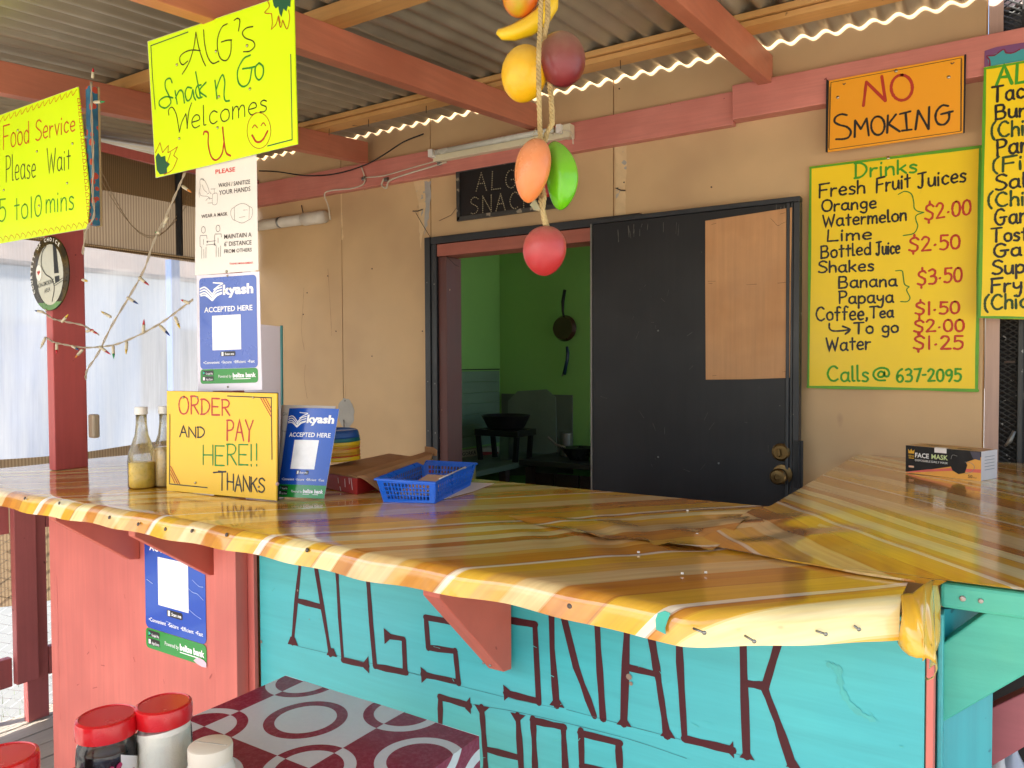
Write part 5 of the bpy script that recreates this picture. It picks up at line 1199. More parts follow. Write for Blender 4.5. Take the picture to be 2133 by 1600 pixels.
# ------------------------------------------------------------------ things on the counter
def glassmat(name, tint, rough=.03):
    q = N(name); t = q.n('BsdfTransparent', {'Color': (*tint, 1)}); g = q.n('BsdfGlossy', {'Color': K(.95), 'Roughness': rough}); f = q.n('Fresnel', {'IOR': 1.5})
    f2 = q.n('Math', {0: f.outputs[0], 1: 1.0}, operation='MULTIPLY'); m_ = q.n('MixShader', {0: f2.outputs[0], 1: t.outputs[0], 2: g.outputs[0]}); q.l(m_.outputs[0], q.o.inputs[0]); return q.m
GLASS = glassmat('bottle_glass', (.98, .985, .97)); GLASSJ = glassmat('jar_glass', (.98, .985, .99))
SMEAR = surf('mustardy_smear', 'a89a6a', .5)
prof = [(.001, 0), (.034, 0), (.037, .005), (.0372, .075), (.035, .098), (.027, .122), (.0175, .150), (.0142, .180), (.0140, .207)]
for i, (x_, y_, sc_, lev, lab) in enumerate(((280, 1020, 1.0, .072, 'clear glass bottle half full of yellowish sauce, nearest the left end of the counter'), (329, 1016, .97, .112, 'clear glass bottle nearly full of brownish sauce beside the order sign'))):
    p = onZ(x_, y_, ZT+.001); p += Vector((-.01, .03, 0)); t = thing('sauce_bottle', lab, 'bottle', p, 'sauce bottles on the counter')
    MB().lathe([(r_*sc_, h_) for r_, h_ in prof], p, k=32).build('glass', GLASS, t, smooth=True)
    ip = [(r_*sc_*.93, h_+.003) for r_, h_ in prof if h_ < lev]; rl = np.interp(lev, [a_[1] for a_ in prof[1:]], [a_[0] for a_ in prof[1:]])*sc_*.93; ip += [(rl, lev), (.001, lev)]
    MB().lathe(ip, p, k=28).build('sauce', surf('yellow_sauce_%s' % 'ab'[i], ('f0cc58', 'd8b878')[i], .3, .15, 60, bump=0), t, smooth=True)
    q = N('smeared_inside_%s' % 'ab'[i]); nz = q.noise(q.co((1, 1, .4)), 45, 4); tt = q.n('BsdfTransparent'); dd = q.n('BsdfTranslucent', {'Color': s2l('e8dcb0')}); mm = q.n('MixShader', {0: q.ramp(nz, [(.4, K(.12)), (.65, K(.62))]), 1: tt.outputs[0], 2: dd.outputs[0]}); q.l(mm.outputs[0], q.o.inputs[0])
    MB().lathe([(r_*sc_*.94, h_) for r_, h_ in prof if h_ >= lev-.002][0:], p, k=28).build('smear', q.m, t, smooth=True)
    MB().lathe([(.001, .2065), (.0165*sc_, .2065), (.0170*sc_, .209), (.0165*sc_, .227), (.001, .228)], p, k=28).build('cap', WHITEP, t, auto=40)
# blue basket
BB = surf('blue_basket_plastic', '1668d8', .3, .04, 10, bump=.05)
bk = [onZ(800, 1046, ZT+.002), onZ(905, 1049, ZT+.002), onZ(978, 1012, ZT+.002)]; bk.append(bk[0]+bk[2]-bk[1])
rk = [onZ(784, 995, 1.108), onZ(907, 1003, 1.108), onZ(991, 964, 1.108)]; rk.append(onZ(881, 958.5, 1.108))
bs_ = thing('plastic_basket', 'small blue slotted plastic basket on the counter in front of the doorway', 'basket', (bk[0]+bk[2])/2)
def wallbars(b0, b1, t0, t1, nx, nz, margin=.10, th=.0018):
    b = MB(); nrm = (b1-b0).cross(t0-b0).normalized()*th
    def P(u, v): return b0.lerp(b1, u).lerp(t0.lerp(t1, u), v)
    def bar(u0, v0, u1, v1): b.prism([P(u0, v0), P(u1, v0), P(u1, v1), P(u0, v1)], nrm)
    bar(0, 0, 1, .12); bar(0, .80, 1, .97)
    for j in range(1, nz): v = .12+.68*j/nz; bar(margin, v-.018, 1-margin, v+.018)
    bar(0, .1202, margin, .7998); bar(1-margin, .1202, 1, .7998)
    for i in range(1, nx): u = margin+(1-2*margin)*i/nx; w_ = (1-2*margin)/nx*.22; 
    for i in range(1, nx):
        u = margin+(1-2*margin)*i/nx; w_ = (1-2*margin)/nx*.20
        for j in range(nz):
            v0 = .12+.68*j/nz+(.0182 if j else .0002); v1 = .12+.68*(j+1)/nz-(.0182 if j < nz-1 else .0002); bar(u-w_, v0, u+w_, v1)
    return b
for i in range(4):
    j = (i+1) % 4; wallbars(bk[i], bk[j], rk[i], rk[j], (13, 22)[i % 2], 4, (.10, .05)[i % 2]).build('side', BB, bs_)
b = MB(); 
for i in range(4):
    j = (i+1) % 4; cn = (rk[0]+rk[2])/2; o0 = rk[i]+(rk[i]-cn).normalized()*.009; o1 = rk[j]+(rk[j]-cn).normalized()*.009
    b.prism([rk[i]+Vector((0, 0, -.004)), rk[j]+Vector((0, 0, -.004)), o1+Vector((0, 0, -.006)), o0+Vector((0, 0, -.006))], (0, 0, .0045))
b.build('rim', BB, bs_, bevel=.001)
MB().prism([c_+Vector((0, 0, .001)) for c_ in bk], (0, 0, .002)).build('base', BB, bs_)
cm_ = (bk[0]+bk[2])/2; ex = (bk[1]-bk[0]).normalized(); ey = (bk[2]-bk[1]).normalized()
pp = MB(); pp.prism([cm_+ex*a_+ey*c_+Vector((0, 0, .010+.022*(c_+.1)/.2)) for a_, c_ in ((-.04, -.10), (.045, -.09), (.05, .06), (-.03, .07))], (0, 0, .012))
tag(pp.build('note_pad', surf('beige_note_pad', 'c7a78c', .6), bevel=.001), 'beige note pad lying inside the blue basket', 'note pad')
sp = MB().tube([cm_+ex*.02+ey*.02+Vector((0, 0, .034)), cm_+ex*.055+ey*.135+Vector((0, 0, .052))], .0035, 8)
tag(sp.build('white_pen', WHITEP, smooth=True), 'white pen leaning in the far corner of the blue basket', 'pen')
pw = MB().prism([onZ(x_, y_, ZT+.0022) for x_, y_ in ((900, 1002), (1030, 1007), (985, 1024), (925, 1040))], (0, 0, .0004))
tag(pw.build('paper_sheet', surf('white_paper', 'dcd8d0', .6)), 'white sheet of paper lying under the far end of the blue basket', 'paper')
# cardboard box
CB = surf('brown_cardboard', 'b08254', .65, .1, 8, grain=(4, 60, 60), bump=.3, bs=120, hue='a07246'); REDB = surf('red_printed_card', 'a01f1c', .35, .08, 10, bump=.05)
A_, B_ = onZ(686, 1019, ZT+.001), onZ(744, 1031, ZT+.001); TPZ = 1.100
H1 = onZ(893, 943, TPZ+.012); dL = (H1-onZ(740, 986, TPZ)); dL.z = 0; A_ = B_+(A_-B_)*1.7
cbx = thing('cardboard_box', 'opened red and brown cardboard box with its flap hanging on the counter', 'box', (A_+B_)/2+dL*.5)
ups = Vector((0, 0, TPZ-ZT-.002))
MB().prism([A_, B_, B_+ups, A_+ups], dL).build('box_body', REDB, cbx, bevel=.0015)
outn = Vector((dL.y, -dL.x, 0)).normalized()
MB().prism([A_+ups+Vector((0, 0, .001)), B_+ups+Vector((0, 0, .001)), B_+ups+dL+Vector((0, 0, .001)), A_+ups+dL+Vector((0, 0, .001))], (0, 0, .002)).build('top', CB, cbx)
def flp(u, v):
    h0 = B_+ups+Vector((0, 0, .004)); h1 = B_+ups+dL+Vector((0, 0, .020)); tip = onZ(778, 1027, ZT+.004); tip2 = tip+dL*.72+Vector((0, 0, .012))
    uu = u; e0 = tip.lerp(tip2, uu); p = h0.lerp(h1, u).lerp(e0, v); p.z += .010*math.sin(v*math.pi)*(1-u*.3)
    p -= dL.normalized()*(.03*(v**3)*(1-u)**2*-1)
    return p
MB().grid(flp, 16, 10).build('flap', CB, cbx, smooth=True, thick=.003)
st0 = B_+ups+Vector((0, 0, .003)); MB().prism([st0, st0-outn*.028+Vector((0, 0, .006)), st0-outn*.034+Vector((0, 0, .004)), st0-outn*.006+Vector((0, 0, .002))], dL+Vector((0, 0, .016))).build('inner_flap', CB, cbx, bevel=.001)
e1 = B_+dL+ups+Vector((0, 0, .014)); MB().prism([e1-outn*.03, e1+outn*.012, e1+outn*.014+Vector((0, 0, .018)), e1+Vector((0, 0, .026)), e1-outn*.03+Vector((0, 0, .028))], dL.normalized()*.004).build('end_tab', CB, cbx, bevel=.001)
en = (A_-B_).cross(ups).normalized(); en = en if en.y < 0 else -en
EPl = Plane(B_+en*.0006, en); b = MB(); printed(b, EPl, 'Snacks', (712, 1016), (741, 1022), 7, bold=.02)
b = Ink(EPl, .0022, .0006)
for p in (((704, 996), (705, 1006)), ((718, 998), (719, 1014)), ((731, 997), (734, 1020)), ((727, 996), (728, 1008)), ((708, 1014), (710, 1022))): b.stroke(p, False)
b.build('white_marks', WINK, cbx)
# stack of scalloped plastic plates on the box
pcn = onZ(690, 962, TPZ+.006)
def plate(z, col, rim, lab, k_=0):
    t = thing('plastic_plate', lab, 'plate', (pcn.x, pcn.y, z), 'scalloped plastic plates stacked on the cardboard box')
    R_ = .084
    def wb(th, s): return 1+.022*max(0, s-.80)/.2*math.cos(26*th+k_)
    c_ = (pcn.x+rj(.002), pcn.y+rj(.002), z)
    thin = rim is PRD
    if thin: MB().lathe([(.0812, .0278), (.0830, .024), (.0840, .017), (.0842, .0125)], c_, k=208).build('band', surf(col[0], col[1], .35, .05, 10, bump=.05), t, smooth=True)
    MB().lathe([(.001, .004), (.048, .004), (.060, .012), (.070, .027), (.076, .031), (.081, .028)], c_, k=104, wob=None).build('dish', surf(col[0], col[1], .35, .05, 10, bump=.05), t, smooth=True)
    MB().lathe([(.0843, .0122), (.0862, .0095), (.0842, .009)] if thin else [(.0812, .0278), (.0835, .022), (.0845, .015), (.087, .0085), (.084, .008), (.080, .022)], c_, k=208, wob=wb).build('scalloped_rim', surf(rim[0], rim[1], .35, .05, 10, bump=.05), t, smooth=True)
PYL = ('plate_yellow', 'e8bd18'); POR = ('plate_amber', 'd49a22'); PRD = ('plate_red', 'd0401c'); PTE = ('plate_teal', '0f6b6a'); PBL = ('plate_blue', '1f5496')
z_ = TPZ+.006
for i, (c_, r_, lab) in enumerate(((PYL, PYL, 'plain yellow scalloped plate at the bottom of the plate stack'), (POR, PRD, 'amber plate with a red scalloped edge, second from the bottom of the stack'), (PYL, POR, 'yellow plate with an amber edge in the middle of the stack'), (POR, PRD, 'amber plate with a red edge, third from the top of the plate stack'), (PYL, PYL, 'yellow scalloped plate just under the teal edged ones'), (PBL, PTE, 'blue plate with a teal scalloped edge, second from the top of the stack'), (PBL, PBL, 'plain blue plate on top of the plate stack'))):
    plate(z_, c_, r_, lab, i*.9); z_ += .0112
# face mask box
mf = [onZ(1886.5, 984.5, ZT+.002), onZ(2043.5, 1002.5, ZT+.002)]; ex = (mf[1]-mf[0]); ed = Vector((-ex.y, ex.x, 0)).normalized()*.10; mh = Vector((0, 0, .0845))
mb_ = thing('mask_box', 'black and orange carton of disposable face masks on the right wing of the counter', 'box', (mf[0]+mf[1]+ed)/2)
MB().prism([mf[0], mf[1], mf[1]+mh, mf[0]+mh], ed).build('carton', surf('white_carton', 'ddd6d0', .4, .03, 6, bump=.05), mb_, bevel=.001)
MQ = Quad(mf[0]+mh, mf[1]+mh, mf[1], mf[0])
b = MB(); polyon(b, MQ, [(0, 0), (1, 0), (1, 1), (0, 1)], .0003); b.build('orange_face', surf('mask_orange', 'e8a84a', .3, .06, 6, bump=0), mb_)
b = MB(); polyon(b, MQ, [(0, 0), (1, 0), (1, .18), (.80, .42), (.6, .62), (.35, .78), (0, .97)], .0006); b.build('black_face', DARK, mb_)
b = MB(); polyon(b, MQ, [(0, .98), (.30, .80), (.62, .66), (1, .60), (1, .72), (.62, .76), (.3, .88), (.05, .99)], .0008); b.build('pink_band', flat('pink_band', 'e06a5c', .4), mb_)
b = MB(); polyon(b, MQ, [(.86, .02), (.99, .02), (.99, .30), (.90, .26)], .0008); b.build('grey_corner', flat('slate', '4a4654', .4), mb_)
b = MB(); printed(b, MQ, 'FACE', (.135, .40), (.325, .40), .17, bold=.02, off=.0012); b.build('lettering', WINK, mb_)
b = MB(); printed(b, MQ, 'MASK', (.36, .40), (.58, .40), .17, bold=.02, off=.0012); b.build('lettering', flat('pale_green_ink', 'cfe0a0', .4), mb_)
b = MB(); printed(b, MQ, 'DISPOSABLE DAILY MASK', (.135, .54), (.58, .54), .075, bold=.0, off=.0012); b.build('lettering', WINK, mb_)
b = MB(); printed(b, MQ, 'KING', (.045, .40), (.12, .40), .075, bold=.02, off=.0012); polyon(b, MQ, [(.04, .28), (.035, .12), (.06, .20), (.08, .10), (.10, .20), (.125, .12), (.12, .28)], .0012); polyon(b, MQ, [(.045, .43), (.12, .43), (.12, .46), (.045, .46)], .0012); b.build('crown_emblem', flat('gold_ink', 'd9a62a', .4), mb_)
b = MB(); printed(b, MQ, '50', (.84, .93), (.895, .93), .11, bold=.01, off=.0012); printed(b, MQ, 'PCS', (.905, .93), (.945, .93), .05, off=.0012); b.build('lettering', flat('brown_ink', '4a2a10', .4), mb_)
b = MB(); polyon(b, MQ, [(.62, .30), (.68, .22), (.80, .34), (.83, .50), (.80, .78), (.72, .84), (.64, .74), (.61, .55)], .0012); b.build('mask_picture', DARK, mb_)
k = Ink(MQ, .0012, .0014); k.stroke([(.80, .40), (.88, .42), (.92, .55), (.88, .72), (.80, .80)]); k.stroke([(.62, .34), (.64, .20), (.70, .22)]); k.build('mask_loop', flat('grey_ink', ''), mb_)
b = MB(); polyon(b, MQ, rrect(.045, .72, .12, .79, .01, .02, 3), .0012); b.build('pill_mark', flat('peach', 'e8b898', .4), mb_)
b = MB(); t0 = MQ(.40, -.0, .0010); t1 = MQ(.56, -.0, .0010); b.prism([t0, t1, t1+Vector((0, 0, -.014)), t0+Vector((0, 0, -.014))], MQ.n*.0008); b.prism([t0+Vector((0, 0, .0008)), t1+Vector((0, 0, .0008)), t1+ed*.12+Vector((0, 0, .0008)), t0+ed*.12+Vector((0, 0, .0008))], (0, 0, .0008)); b.build('closing_tab', surf('white_tab', 'ece8e4', .3), mb_)
TQ = Quad(mf[0]+mh+ed, mf[1]+mh+ed, mf[1]+mh, mf[0]+mh); b = MB(); polyon(b, TQ, [(.01, .02), (.99, .02), (.99, .98), (.01, .98)], .0004); b.build('top_print', surf('tan_print', 'b98a5c', .4, .1, 8, bump=0), mb_)
b = MB(); printed(b, TQ, 'FACE', (.15, .6), (.33, .6), .35, bold=.02, off=.0008); polyon(b, TQ, [(.62, .55), (.80, .55), (.82, .75), (.64, .75)], .0008); b.build('top_lettering', flat('brown_ink', ''), mb_)
SQ = Quad(mf[1]+mh, mf[1]+mh+ed, mf[1]+ed, mf[1]); k = Ink(SQ, .0016, .0006)
for i in range(5): k.stroke([(.2, .2+.11*i), (.8, .2+.11*i)], False)
k.build('side_print', flat('grey_ink', ''), mb_)
b = MB()
for x_, y_ in ((1432, 1063), (1421, 1194), (1470, 1192), (1330, 1150), (1452, 1112)):
    c_ = onZ(x_, y_, ZT+.004); b.obox(c_, (.0022, .0005, 0), (-.0005, .0018, 0), (0, 0, .0012))
kind(tag(b.build('crumbs', WHITEP), 'few white crumbs scattered on the vinyl of the front counter', 'crumbs'), 'stuff')
# ------------------------------------------------------------------ small table in front
ZTB = .742
tb = thing('small_table', 'small table covered in maroon and pale circle patterned vinyl below the counter', 'table', (-1.02, .6, ZD))
q = N('circle_pattern_vinyl'); o = q.n('TexCoord'); sp = q.n('SeparateXYZ', {0: o.outputs['UV']})
def mth(op, a, b_=None, c_=None):
    ins = {0: a}
    if b_ is not None: ins[1] = b_
    if c_ is not None: ins[2] = c_
    return q.n('Math', ins, operation=op).outputs[0]
gx = mth('DIVIDE', mth('ADD', sp.outputs[0], 1.217+.272*8), .272); gy = mth('DIVIDE', mth('ADD', sp.outputs[1], -.862+.236*8), .236)
fx, fy = mth('FLOOR', gx), mth('FLOOR', gy); chk = mth('MODULO', mth('ADD', fx, fy), 2.0)
def dist(dx, dy): return mth('SQRT', mth('ADD', mth('POWER', mth('MULTIPLY', dx, .272), 2.0), mth('POWER', mth('MULTIPLY', dy, .236), 2.0)))
cxm = dist(mth('SUBTRACT', mth('FRACT', gx), .5), mth('SUBTRACT', mth('FRACT', gy), .5))
rx2 = mth('SUBTRACT', gx, mth('ROUND', gx)); ry2 = mth('SUBTRACT', gy, mth('ROUND', gy)); cor = dist(rx2, ry2)
def ring(d): return mth('MULTIPLY', mth('GREATER_THAN', d, .056), mth('LESS_THAN', d, .076))
rg = mth('ADD', ring(cxm), ring(cor)); xr = mth('ABSOLUTE', mth('SUBTRACT', chk, rg))
n_ = q.noise(q.co(), 130, 4, .7); mar = q.mix(q.ramp(n_, [(.45, K(0)), (.8, K(.6))]), s2l('7c1636'), s2l('a0506a')); pal = q.mix(q.ramp(n_, [(.4, K(0)), (.8, K(.3))]), s2l('c2c6ca'), s2l('d8dadc'))
q.l(q.mix(xr, pal, mar), q.b.inputs['Base Color']); q.b.inputs['Roughness'].default_value = .16
q.l(q.bump(q.noise(q.co(), 9, 3), .004, .15), q.b.inputs['Normal']); TBM = q.m
tx0, tx1, ty0, ty1 = -1.272, -.772, .10, 1.098
def ttop(u, v): X = tx0+(tx1-tx0)*u; Y = ty0+(ty1-ty0)*v; return (X, Y, ZTB+.0015*math.sin(X*14)*math.sin(Y*11))
b = MB(); b.grid(ttop, 24, 40, lambda u, v: (tx0+(tx1-tx0)*u, ty0+(ty1-ty0)*v)); b.build('vinyl_top', TBM, tb, smooth=True)
b = MB(); b.grid(lambda u, v: (tx1+.003*v, ty0+(ty1-ty0)*(1-u), ZTB-.085*v-.004*math.sin(u*21)*v), 30, 3, lambda u, v: (tx1+.085*v, ty0+(ty1-ty0)*(1-u))); b.build('vinyl_side', TBM, tb, smooth=True)
b = MB(); b.grid(lambda u, v: (tx0+(tx1-tx0)*u, ty1+.003*v, ZTB-.08*v), 20, 3, lambda u, v: (tx0+(tx1-tx0)*u, ty1+.08*v)); b.build('vinyl_side', TBM, tb, smooth=True)
bx(tx0+.004, tx1-.004, ty0, ty1-.004, ZTB-.03, ZTB-.004).build('table_board', PLY, tb)
for xx in (tx0+.03, tx1-.07):
    for yy in (ty0+.04, ty1-.09): bx(xx, xx+.045, yy, yy+.045, ZD, ZTB-.031).build('leg', KD, tb)
b = MB(); c_ = Vector((tx1+.0035, .985, ZTB-.045)); b.add([c_, c_+Vector((0, .014, .010)), c_+Vector((0, .020, -.028)), c_+Vector((0, -.002, -.020))], [(0, 1, 2, 3)]); b.build('tear', surf('tear_brown', '7a6242', .6), tb)
# jars
REDL = surf('glossy_red_lid', 'd0141c', .28, .04, 12, bump=.15, bs=30, coat=.2)
def jar(x_, y_, d, zl, lab, content, lev, slope=0, group='red lidded jars on the small table'):
    c_ = onZ(x_, y_, zl); c_.z = ZTB+.002; H = zl-ZTB; R_ = d/2
    t = thing('glass_jar', lab, 'jar', c_, group)
    hb = H-.030
    MB().lathe([(.001, 0), (R_*.88, 0), (R_*.98, .006), (R_, .02), (R_, hb*.72), (R_*.97, hb*.86), (R_*.86, hb*.97), (R_*.86, hb+.006)], c_, k=40).build('glass', GLASSJ, t, smooth=True)
    Ri = R_*.93; b = MB(); prf = [(.001, .004), (Ri*.9, .004), (Ri, .012), (Ri, lev), (.001, lev)]; b.lathe(prf, c_, k=40)
    if slope:
        for v in b.v:
            if abs(v.z-c_.z-lev) < 1e-4: v.z += slope*(v.x-c_.x)/Ri
    b.build('content', content, t, auto=40)
    MB().lathe([(R_*.93, hb), (R_*1.01, hb+.002), (R_*1.02, hb+.022), (R_*.99, hb+.028), (R_*.90, hb+.030), (R_*.88, hb+.0285), (.001, hb+.0285)], c_, k=56, wob=lambda th, s: 1+.004*(math.cos(60*th) if s < .5 else 0)).build('lid', REDL, t, auto=45)
    return t, c_
SYR = surf('dark_syrup', '180c12', .15, .1, 5, bump=0); SUG = surf('pale_sugar', 'f4ecd8', .8, .04, 60, bump=.5, bs=400)
t1, j1 = jar(222, 1492, .086, .862, 'red lidded glass jar of dark syrup with a flowery label', SYR, .072)
t2, j2 = jar(341, 1466, .083, .866, 'red lidded glass jar filled with pale sugar', SUG, .086, .008)
t3, j3 = jar(6, 1576, .086, .865, 'red lidded jar cut off by the lower left corner of the picture', SUG, .06)
# label on the syrup jar
d0 = (CAM-j1); th0 = math.atan2(d0.y, d0.x)
def cyl(c_, R_): 
    class C_:
        n = Vector((math.cos(th0), math.sin(th0), 0))
        def __call__(s, a, h, off=0): return Vector((c_.x+(R_+off)*math.cos(th0+a), c_.y+(R_+off)*math.sin(th0+a), c_.z+h))
    return C_()
cl1 = cyl(j1, .0432)
b = MB(); b.grid(lambda u, v: cl1(.42+.85*u, .002+.070*v-.02*u*v, .0006), 10, 4); b.build('label', CARD, t1, smooth=True)
b = MB(); b.grid(lambda u, v: cl1(.60+.35*u, .022+.02*v, .0012), 6, 2); b.build('label_mark', INKR, t1)
b = MB(); random.seed(3)
for i in range(16):
    a_, h_ = .12+random.random()*.36, .032+random.random()*.028; c_ = cl1(a_, h_, .0008+.00005*i); disc(b, c_, Vector((math.cos(th0+a_), math.sin(th0+a_), 0)), .0035, 7)
b.build('printed_flowers', flat('magenta_print', 'b02a58'), t1)
b = MB()
for i in range(7):
    a_, h_ = .18+random.random()*.34, .012+random.random()*.022; c_ = cl1(a_, h_, .0016+.00005*i); disc(b, c_, Vector((math.cos(th0+a_), math.sin(th0+a_), 0)), .005, 6)
b.build('printed_leaves', flat('leaf_print', '4d7a3a'), t1)
# white jar with red label
wj0 = onZ(438, 1545, .838); wj0.z = ZTB+.002
wj = thing('white_jar', 'small white plastic jar with a red label beside the sugar jar', 'jar', wj0)
WJM = surf('cream_white_plastic', 'e4dccd', .25, .03, 10, bump=.03)
MB().lathe([(.001, 0), (.033, 0), (.036, .006), (.036, .045), (.0345, .056), (.030, .066), (.029, .068), (.001, .068)], wj0, k=44).build('body', WJM, wj, smooth=False, auto=35)
MB().lathe([(.029, .0675), (.0315, .068), (.032, .086), (.031, .0895), (.0285, .091), (.001, .091)], wj0, k=44).build('lid', surf('ivory_lid', 'ddd2bc', .4, .04, 14, bump=.1), wj, auto=40)
b = MB(); b.tube([wj0+Vector((-.025, -.008, .0914)), wj0+Vector((.026, .010, .0914))], .0008, 4); b.build('lid_seam', surf('seam_grey', 'a89f8e', .5), wj)
th0 = math.atan2(-wj0.y, -wj0.x); cl3 = cyl(wj0, .0362)
b = MB(); b.grid(lambda u, v: cl3(-.55+.62*u, .018+.030*v, .0005), 8, 3); b.build('red_label', flat('label_red', 'd03a34', .3), wj, smooth=True)
class LM:
    n = cl3.n
    def __call__(s, u, v, off=0): return cl3(-.55+.62*u, .048-.030*v, off)
b = MB(); printed(b, LM(), 'Red &', (.08, .48), (.90, .46), .36, bold=.0, off=.0008); printed(b, LM(), 'White', (.20, .92), (.92, .90), .34, off=.0008); b.build('lettering', WINK, wj)
# ------------------------------------------------------------------ hanging garland of fruit
def G(x_, y_, Z=1.32): return CAM+ray(x_, y_)*Z
px = 1.32/1600
gl_ = thing('fruit_garland', 'twisted twine hanging from the roof with decorative fruit tied along it', 'garland', G(1135, 523))
TW = surf('jute_twine', 'b79f6c', .8, .2, 40, bump=.8, bs=200, hue='9a8252')
def rope(pts, r, twist=26):
    q_ = [G(*p) for p in pts]; out = []
    for a, b_ in zip(q_, q_[1:]):
        n0 = max(2, int((b_-a).length/.004))
        for i in range(n0): out.append(a.lerp(b_, i/n0))
    out.append(q_[-1]); b = MB()
    for ph in (0, 2.09, 4.19):
        w_ = []; s_ = 0
        for i, p in enumerate(out):
            if i: s_ += (p-out[i-1]).length
            a = ph+s_*twist*10; w_.append(p+Vector((math.cos(a), math.sin(a), 0))*r*.55+Vector((rj(.0003), 0, 0)))
        b.tube(w_, r*.62, 5)
    return b
rope([(1135, -150, 1.33), (1128, -30, 1.31), (1125, 60, 1.30), (1122, 110, 1.285), (1122, 180, 1.275), (1124, 250, 1.29), (1126, 292, 1.31)], .0042).build('twine', TW, gl_, smooth=True)
rope([(1137, -150, 1.33), (1140, -30, 1.31), (1141, 40, 1.30), (1134, 72, 1.30), (1138, 110, 1.36), (1145, 170, 1.34), (1149, 215, 1.32), (1150, 258, 1.31), (1140, 275, 1.31), (1134, 296, 1.32), (1132, 350, 1.36), (1129, 385, 1.33), (1127, 420, 1.31), (1133, 450, 1.31), (1140, 475, 1.32)], .0046).build('twine', TW, gl_, smooth=True)
rope([(1128, 385, 1.315), (1134, 410, 1.31), (1130, 440, 1.305), (1136, 470, 1.31)], .0040).build('twine', TW, gl_, smooth=True)
b = MB()
for i in range(14):
    p = G(1124+rj(14), 280+rj(8)+(150 if i > 7 else 0), 1.31); b.tube([p, p+Vector((rj(.012), rj(.008), rj(.012)))], .0006, 3)
b.build('loose_fibres', TW, gl_)
def fruit(nm, lab, cat, c_, w_, h_, prof, col, hue=None, tilt=(0, 0, 1), lobes=None, spk=None, dust=('b9a58c', .75), rough=.35, k_=48, flatten=.0):
    m_ = surf(nm+'_skin', col, rough, .16, 14, bump=.6, bs=90, hue=hue, speck=spk, dust=dust)
    n0 = 26; pr = []
    for i in range(n0+1):
        t = i/n0; a = math.pi*t; pr.append((max(.0004, math.sin(a)*prof(t)*w_/2), -math.cos(a)*h_/2))
    b = MB().lathe(pr, c_, tilt, k_, lobes)
    return tag(b.build(nm, m_, smooth=True), lab, cat, 'decorative fruit on the garland')
red = fruit('hanging_apple', 'faded pink red apple at the bottom of the hanging fruit garland', 'apple', G(1135, 523), 90*px, 103*px, lambda t: 1.04-.18*(1-t)+.10*t, 'b02c30', '9c2428', (.03, 0, 1), lambda th, s: 1+.035*math.cos(5*th)*(1-s), ('8c2428', 18, .76), ('b08a7c', .6))
fruit('hanging_plum', 'large dark maroon fruit at the right of the garland near its top', 'plum', G(1170, 124, 1.33), 97*px, 116*px, lambda t: 1.05-.06*(1-t), '6e1f26', '7c2a2c', (-.28, .1, 1), lambda th, s: 1+.03*math.cos(5*th)*(1-s)**2, None, ('a8917a', .85))
fruit('hanging_lemon', 'bright yellow round fruit at the left of the garland', 'lemon', G(1092, 154, 1.345), 97*px, 117*px, lambda t: 1.03-.10*(1-t)**2, 'eab40c', 'd8a010', (.22, 0, 1), None, ('9aa82a', 7, .72), ('c9b26a', .8))
fruit('hanging_mango', 'peach orange mango shaped fruit hanging left of the green one', 'mango', G(1109, 356, 1.29), 75*px, 130*px, lambda t: .80+.34*t-.14*(1-t)**3, 'dd8246', 'cf7238', (.12, .05, 1), lambda th, s: 1+.02*math.cos(2*th), None, ('c9a48a', .6), .3)
gf = fruit('hanging_starfruit', 'shiny green ridged fruit hanging right of the peach mango', 'fruit', G(1161, 366, 1.33), 60*px, 146*px, lambda t: .92+.18*math.sin(t*3.1), '5fb312', '6fc01c', (-.10, .0, 1), lambda th, s: 1+.06*math.cos(5*th), ('3f7f10', 30, .76), ('a8b06a', .5), .2)
for v in gf.data.vertices: v.co.x += .010*(1-((v.co.z-.06)/.06)**2)
fruit('hanging_red_berry', 'small dark red fruit half hidden behind the green ridged one', 'fruit', G(1140, 372, 1.365), 30*px, 80*px, lambda t: 1, '9a2420', None, (0, 0, 1), None, None, None)
fruit('hanging_melon_slice', 'red and green mango cut off by the top edge above the banana', 'mango', G(1085, -10, 1.36), 84*px, 90*px, lambda t: 1.0-.10*(1-t), 'd9691c', '9ab012', (.1, 0, 1), None, None, ('c9a060', .3))
ban = MB(); bp_ = [G(x_, y_, z_) for x_, y_, z_ in ((1036, 66, 1.37), (1046, 71, 1.37), (1070, 68, 1.37), (1100, 56, 1.37), (1128, 36, 1.365), (1146, 10, 1.36), (1152, -20, 1.36), (1152, -45, 1.36))]
ban.tube(bp_, [.005, .0105, .0145, .0175, .0180, .0165, .011, .004], 7)
tag(ban.build('hanging_banana', surf('banana_skin', 'e8c012', .4, .1, 10, bump=.2, speck=('a8801a', 20, .74), dust=('b09a80', .5)), smooth=True), 'yellow banana lying behind the twine at the top of the garland', 'banana', 'decorative fruit on the garland')
lf = MB(); c_ = G(1116, 428, 1.31); lf.prism([c_+Vector(v) for v in ((-.012, 0, .002), (-.002, 0, .012), (.006, 0, -.002), (.012, 0, -.012), (-.002, 0, -.008))], (0, .004, 0))
tag(lf.build('hanging_leaf', surf('faded_leaf', '8f8f6c', .5, .2, 30, hue='a8604a')), 'small faded leaf scrap dangling between mango and lowest apple', 'leaf')
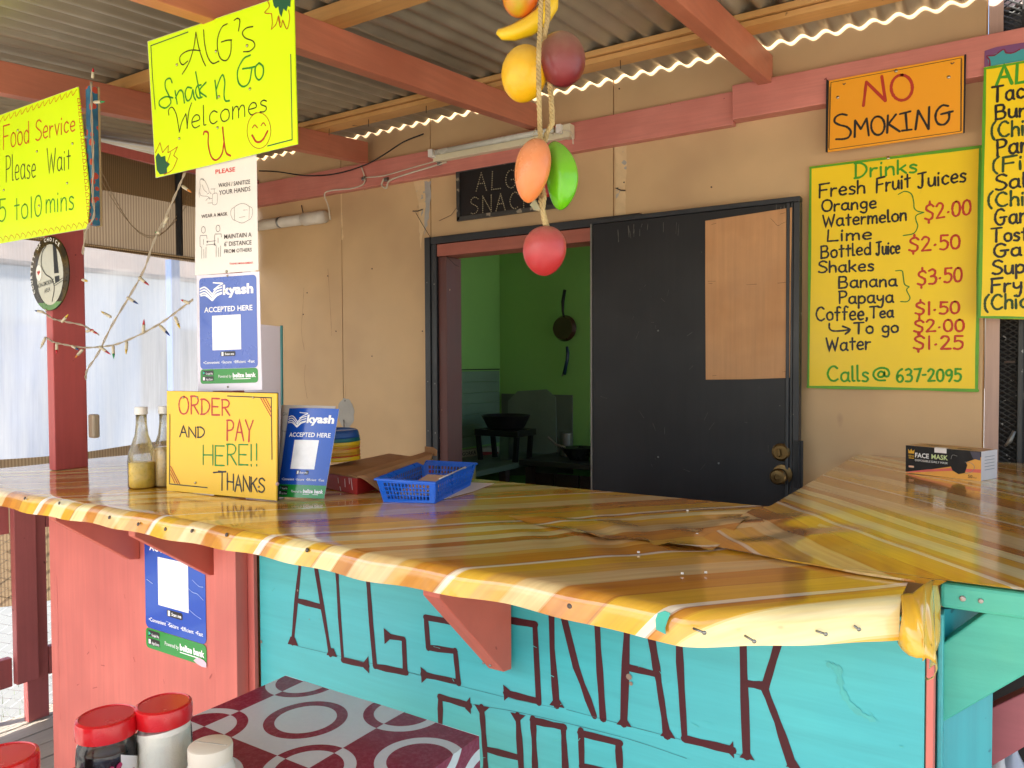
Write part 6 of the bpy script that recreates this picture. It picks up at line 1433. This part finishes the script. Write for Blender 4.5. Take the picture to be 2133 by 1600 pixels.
# ------------------------------------------------------------------ string lights
SLP = Plane((0, 1.296, 0), NEG)
BC = {'red': surf('red_bulb', 'b01828', .15), 'blue': surf('blue_bulb', '1c3f78', .15), 'yellow': surf('yellow_bulb', 'c9a62c', .15), 'green': surf('green_bulb', '1f8a4a', .15), 'orange': surf('orange_bulb', 'c9781c', .15), 'clear': surf('clear_bulb', 'b8b29c', .15)}
CORD = surf('dirty_white_cord', 'a89a82', .6, .2, 30, bump=.2)
def lights(lab, pts, bulbs, Y):
    P_ = Plane((0, Y, 0), NEG); t = thing('string_light', lab, 'string lights', P_(*pts[-1]), 'old string lights on the posts')
    q_ = crom(pts, 6)
    for ph in (0, 3.14):
        MB().tube([P_(p[0]+1.6*math.cos(ph+i*.9), p[1]+1.2*math.sin(ph+i*.9), .004+.0015*math.sin(i*.9+ph)) for i, p in enumerate(q_)], .0017, 5).build('cord', CORD, t, smooth=True)
    for (a, b_, cc) in bulbs:
        A0, B0 = P_(*a, .006), P_(*b_, .012); m0 = A0.lerp(B0, .62)
        so = MB().tube([A0, A0.lerp(B0, .1), m0], [.0034, .0046, .0042], 8).build('socket', surf('ivory_socket', 'c4b89a', .4), t, smooth=True)
        MB().tube([m0, m0.lerp(B0, .5), B0], [.0036, .0028, .0006], 8).build('bulb', BC[cc], so, smooth=True)
def z5(l): return [((a/3.333, 440+b_/3.333), (c_/3.333, 440+d_/3.333), e_) for a, b_, c_, d_, e_ in l]
lights('strand of dusty string lights slanting down from the white notice to the red post', [(385, 360), (368, 400), (345, 452), (320, 505), (300, 562), (268, 620), (232, 680), (205, 735), (182, 770), (178, 790)],
       z5([(965, 460, 1035, 515, 'red'), (885, 600, 960, 645, 'blue'), (770, 735, 700, 695, 'yellow'), (1165, 40, 1130, 118, 'clear'), (1110, 152, 1078, 146, 'green')])+[((380, 388), (399, 401), 'orange')], 1.316)
lights('short strand of string lights crossing the red post just below the round plaque', [(80, 648), (92, 652), (110, 664), (135, 670), (170, 677), (190, 688), (205, 697)],
       z5([(430, 770, 475, 715, 'yellow'), (625, 822, 675, 850, 'red'), (600, 835, 650, 822, 'red'), (300, 700, 240, 690, 'blue')]), 1.300)
lights('drooping strand of string lights hanging from the red post to the blue poster', [(95, 702), (110, 712), (135, 718), (175, 724), (215, 722), (250, 715), (300, 693), (340, 670), (370, 648), (402, 624)],
       z5([(995, 845, 1000, 750, 'red'), (1110, 795, 1180, 865, 'blue'), (1215, 735, 1250, 815, 'yellow'), (1315, 640, 1255, 615, 'red'), (880, 905, 875, 995, 'yellow'), (785, 935, 790, 1025, 'green'), (690, 940, 768, 995, 'red'), (575, 960, 520, 1020, 'orange'), (395, 915, 393, 995, 'red'), (315, 880, 280, 955, 'clear'), (500, 935, 548, 965, 'blue')]), 1.300)
lights('vertical strand of string lights beside the teal and red board', [(190, 170), (191, 240), (194, 330), (193, 400), (196, 448), (180, 480), (172, 530)],
       [((193, 163), (194, 141), 'red'), ((196, 213), (219, 212), 'green'), ((172, 583), (183, 586), 'yellow')], 1.272)
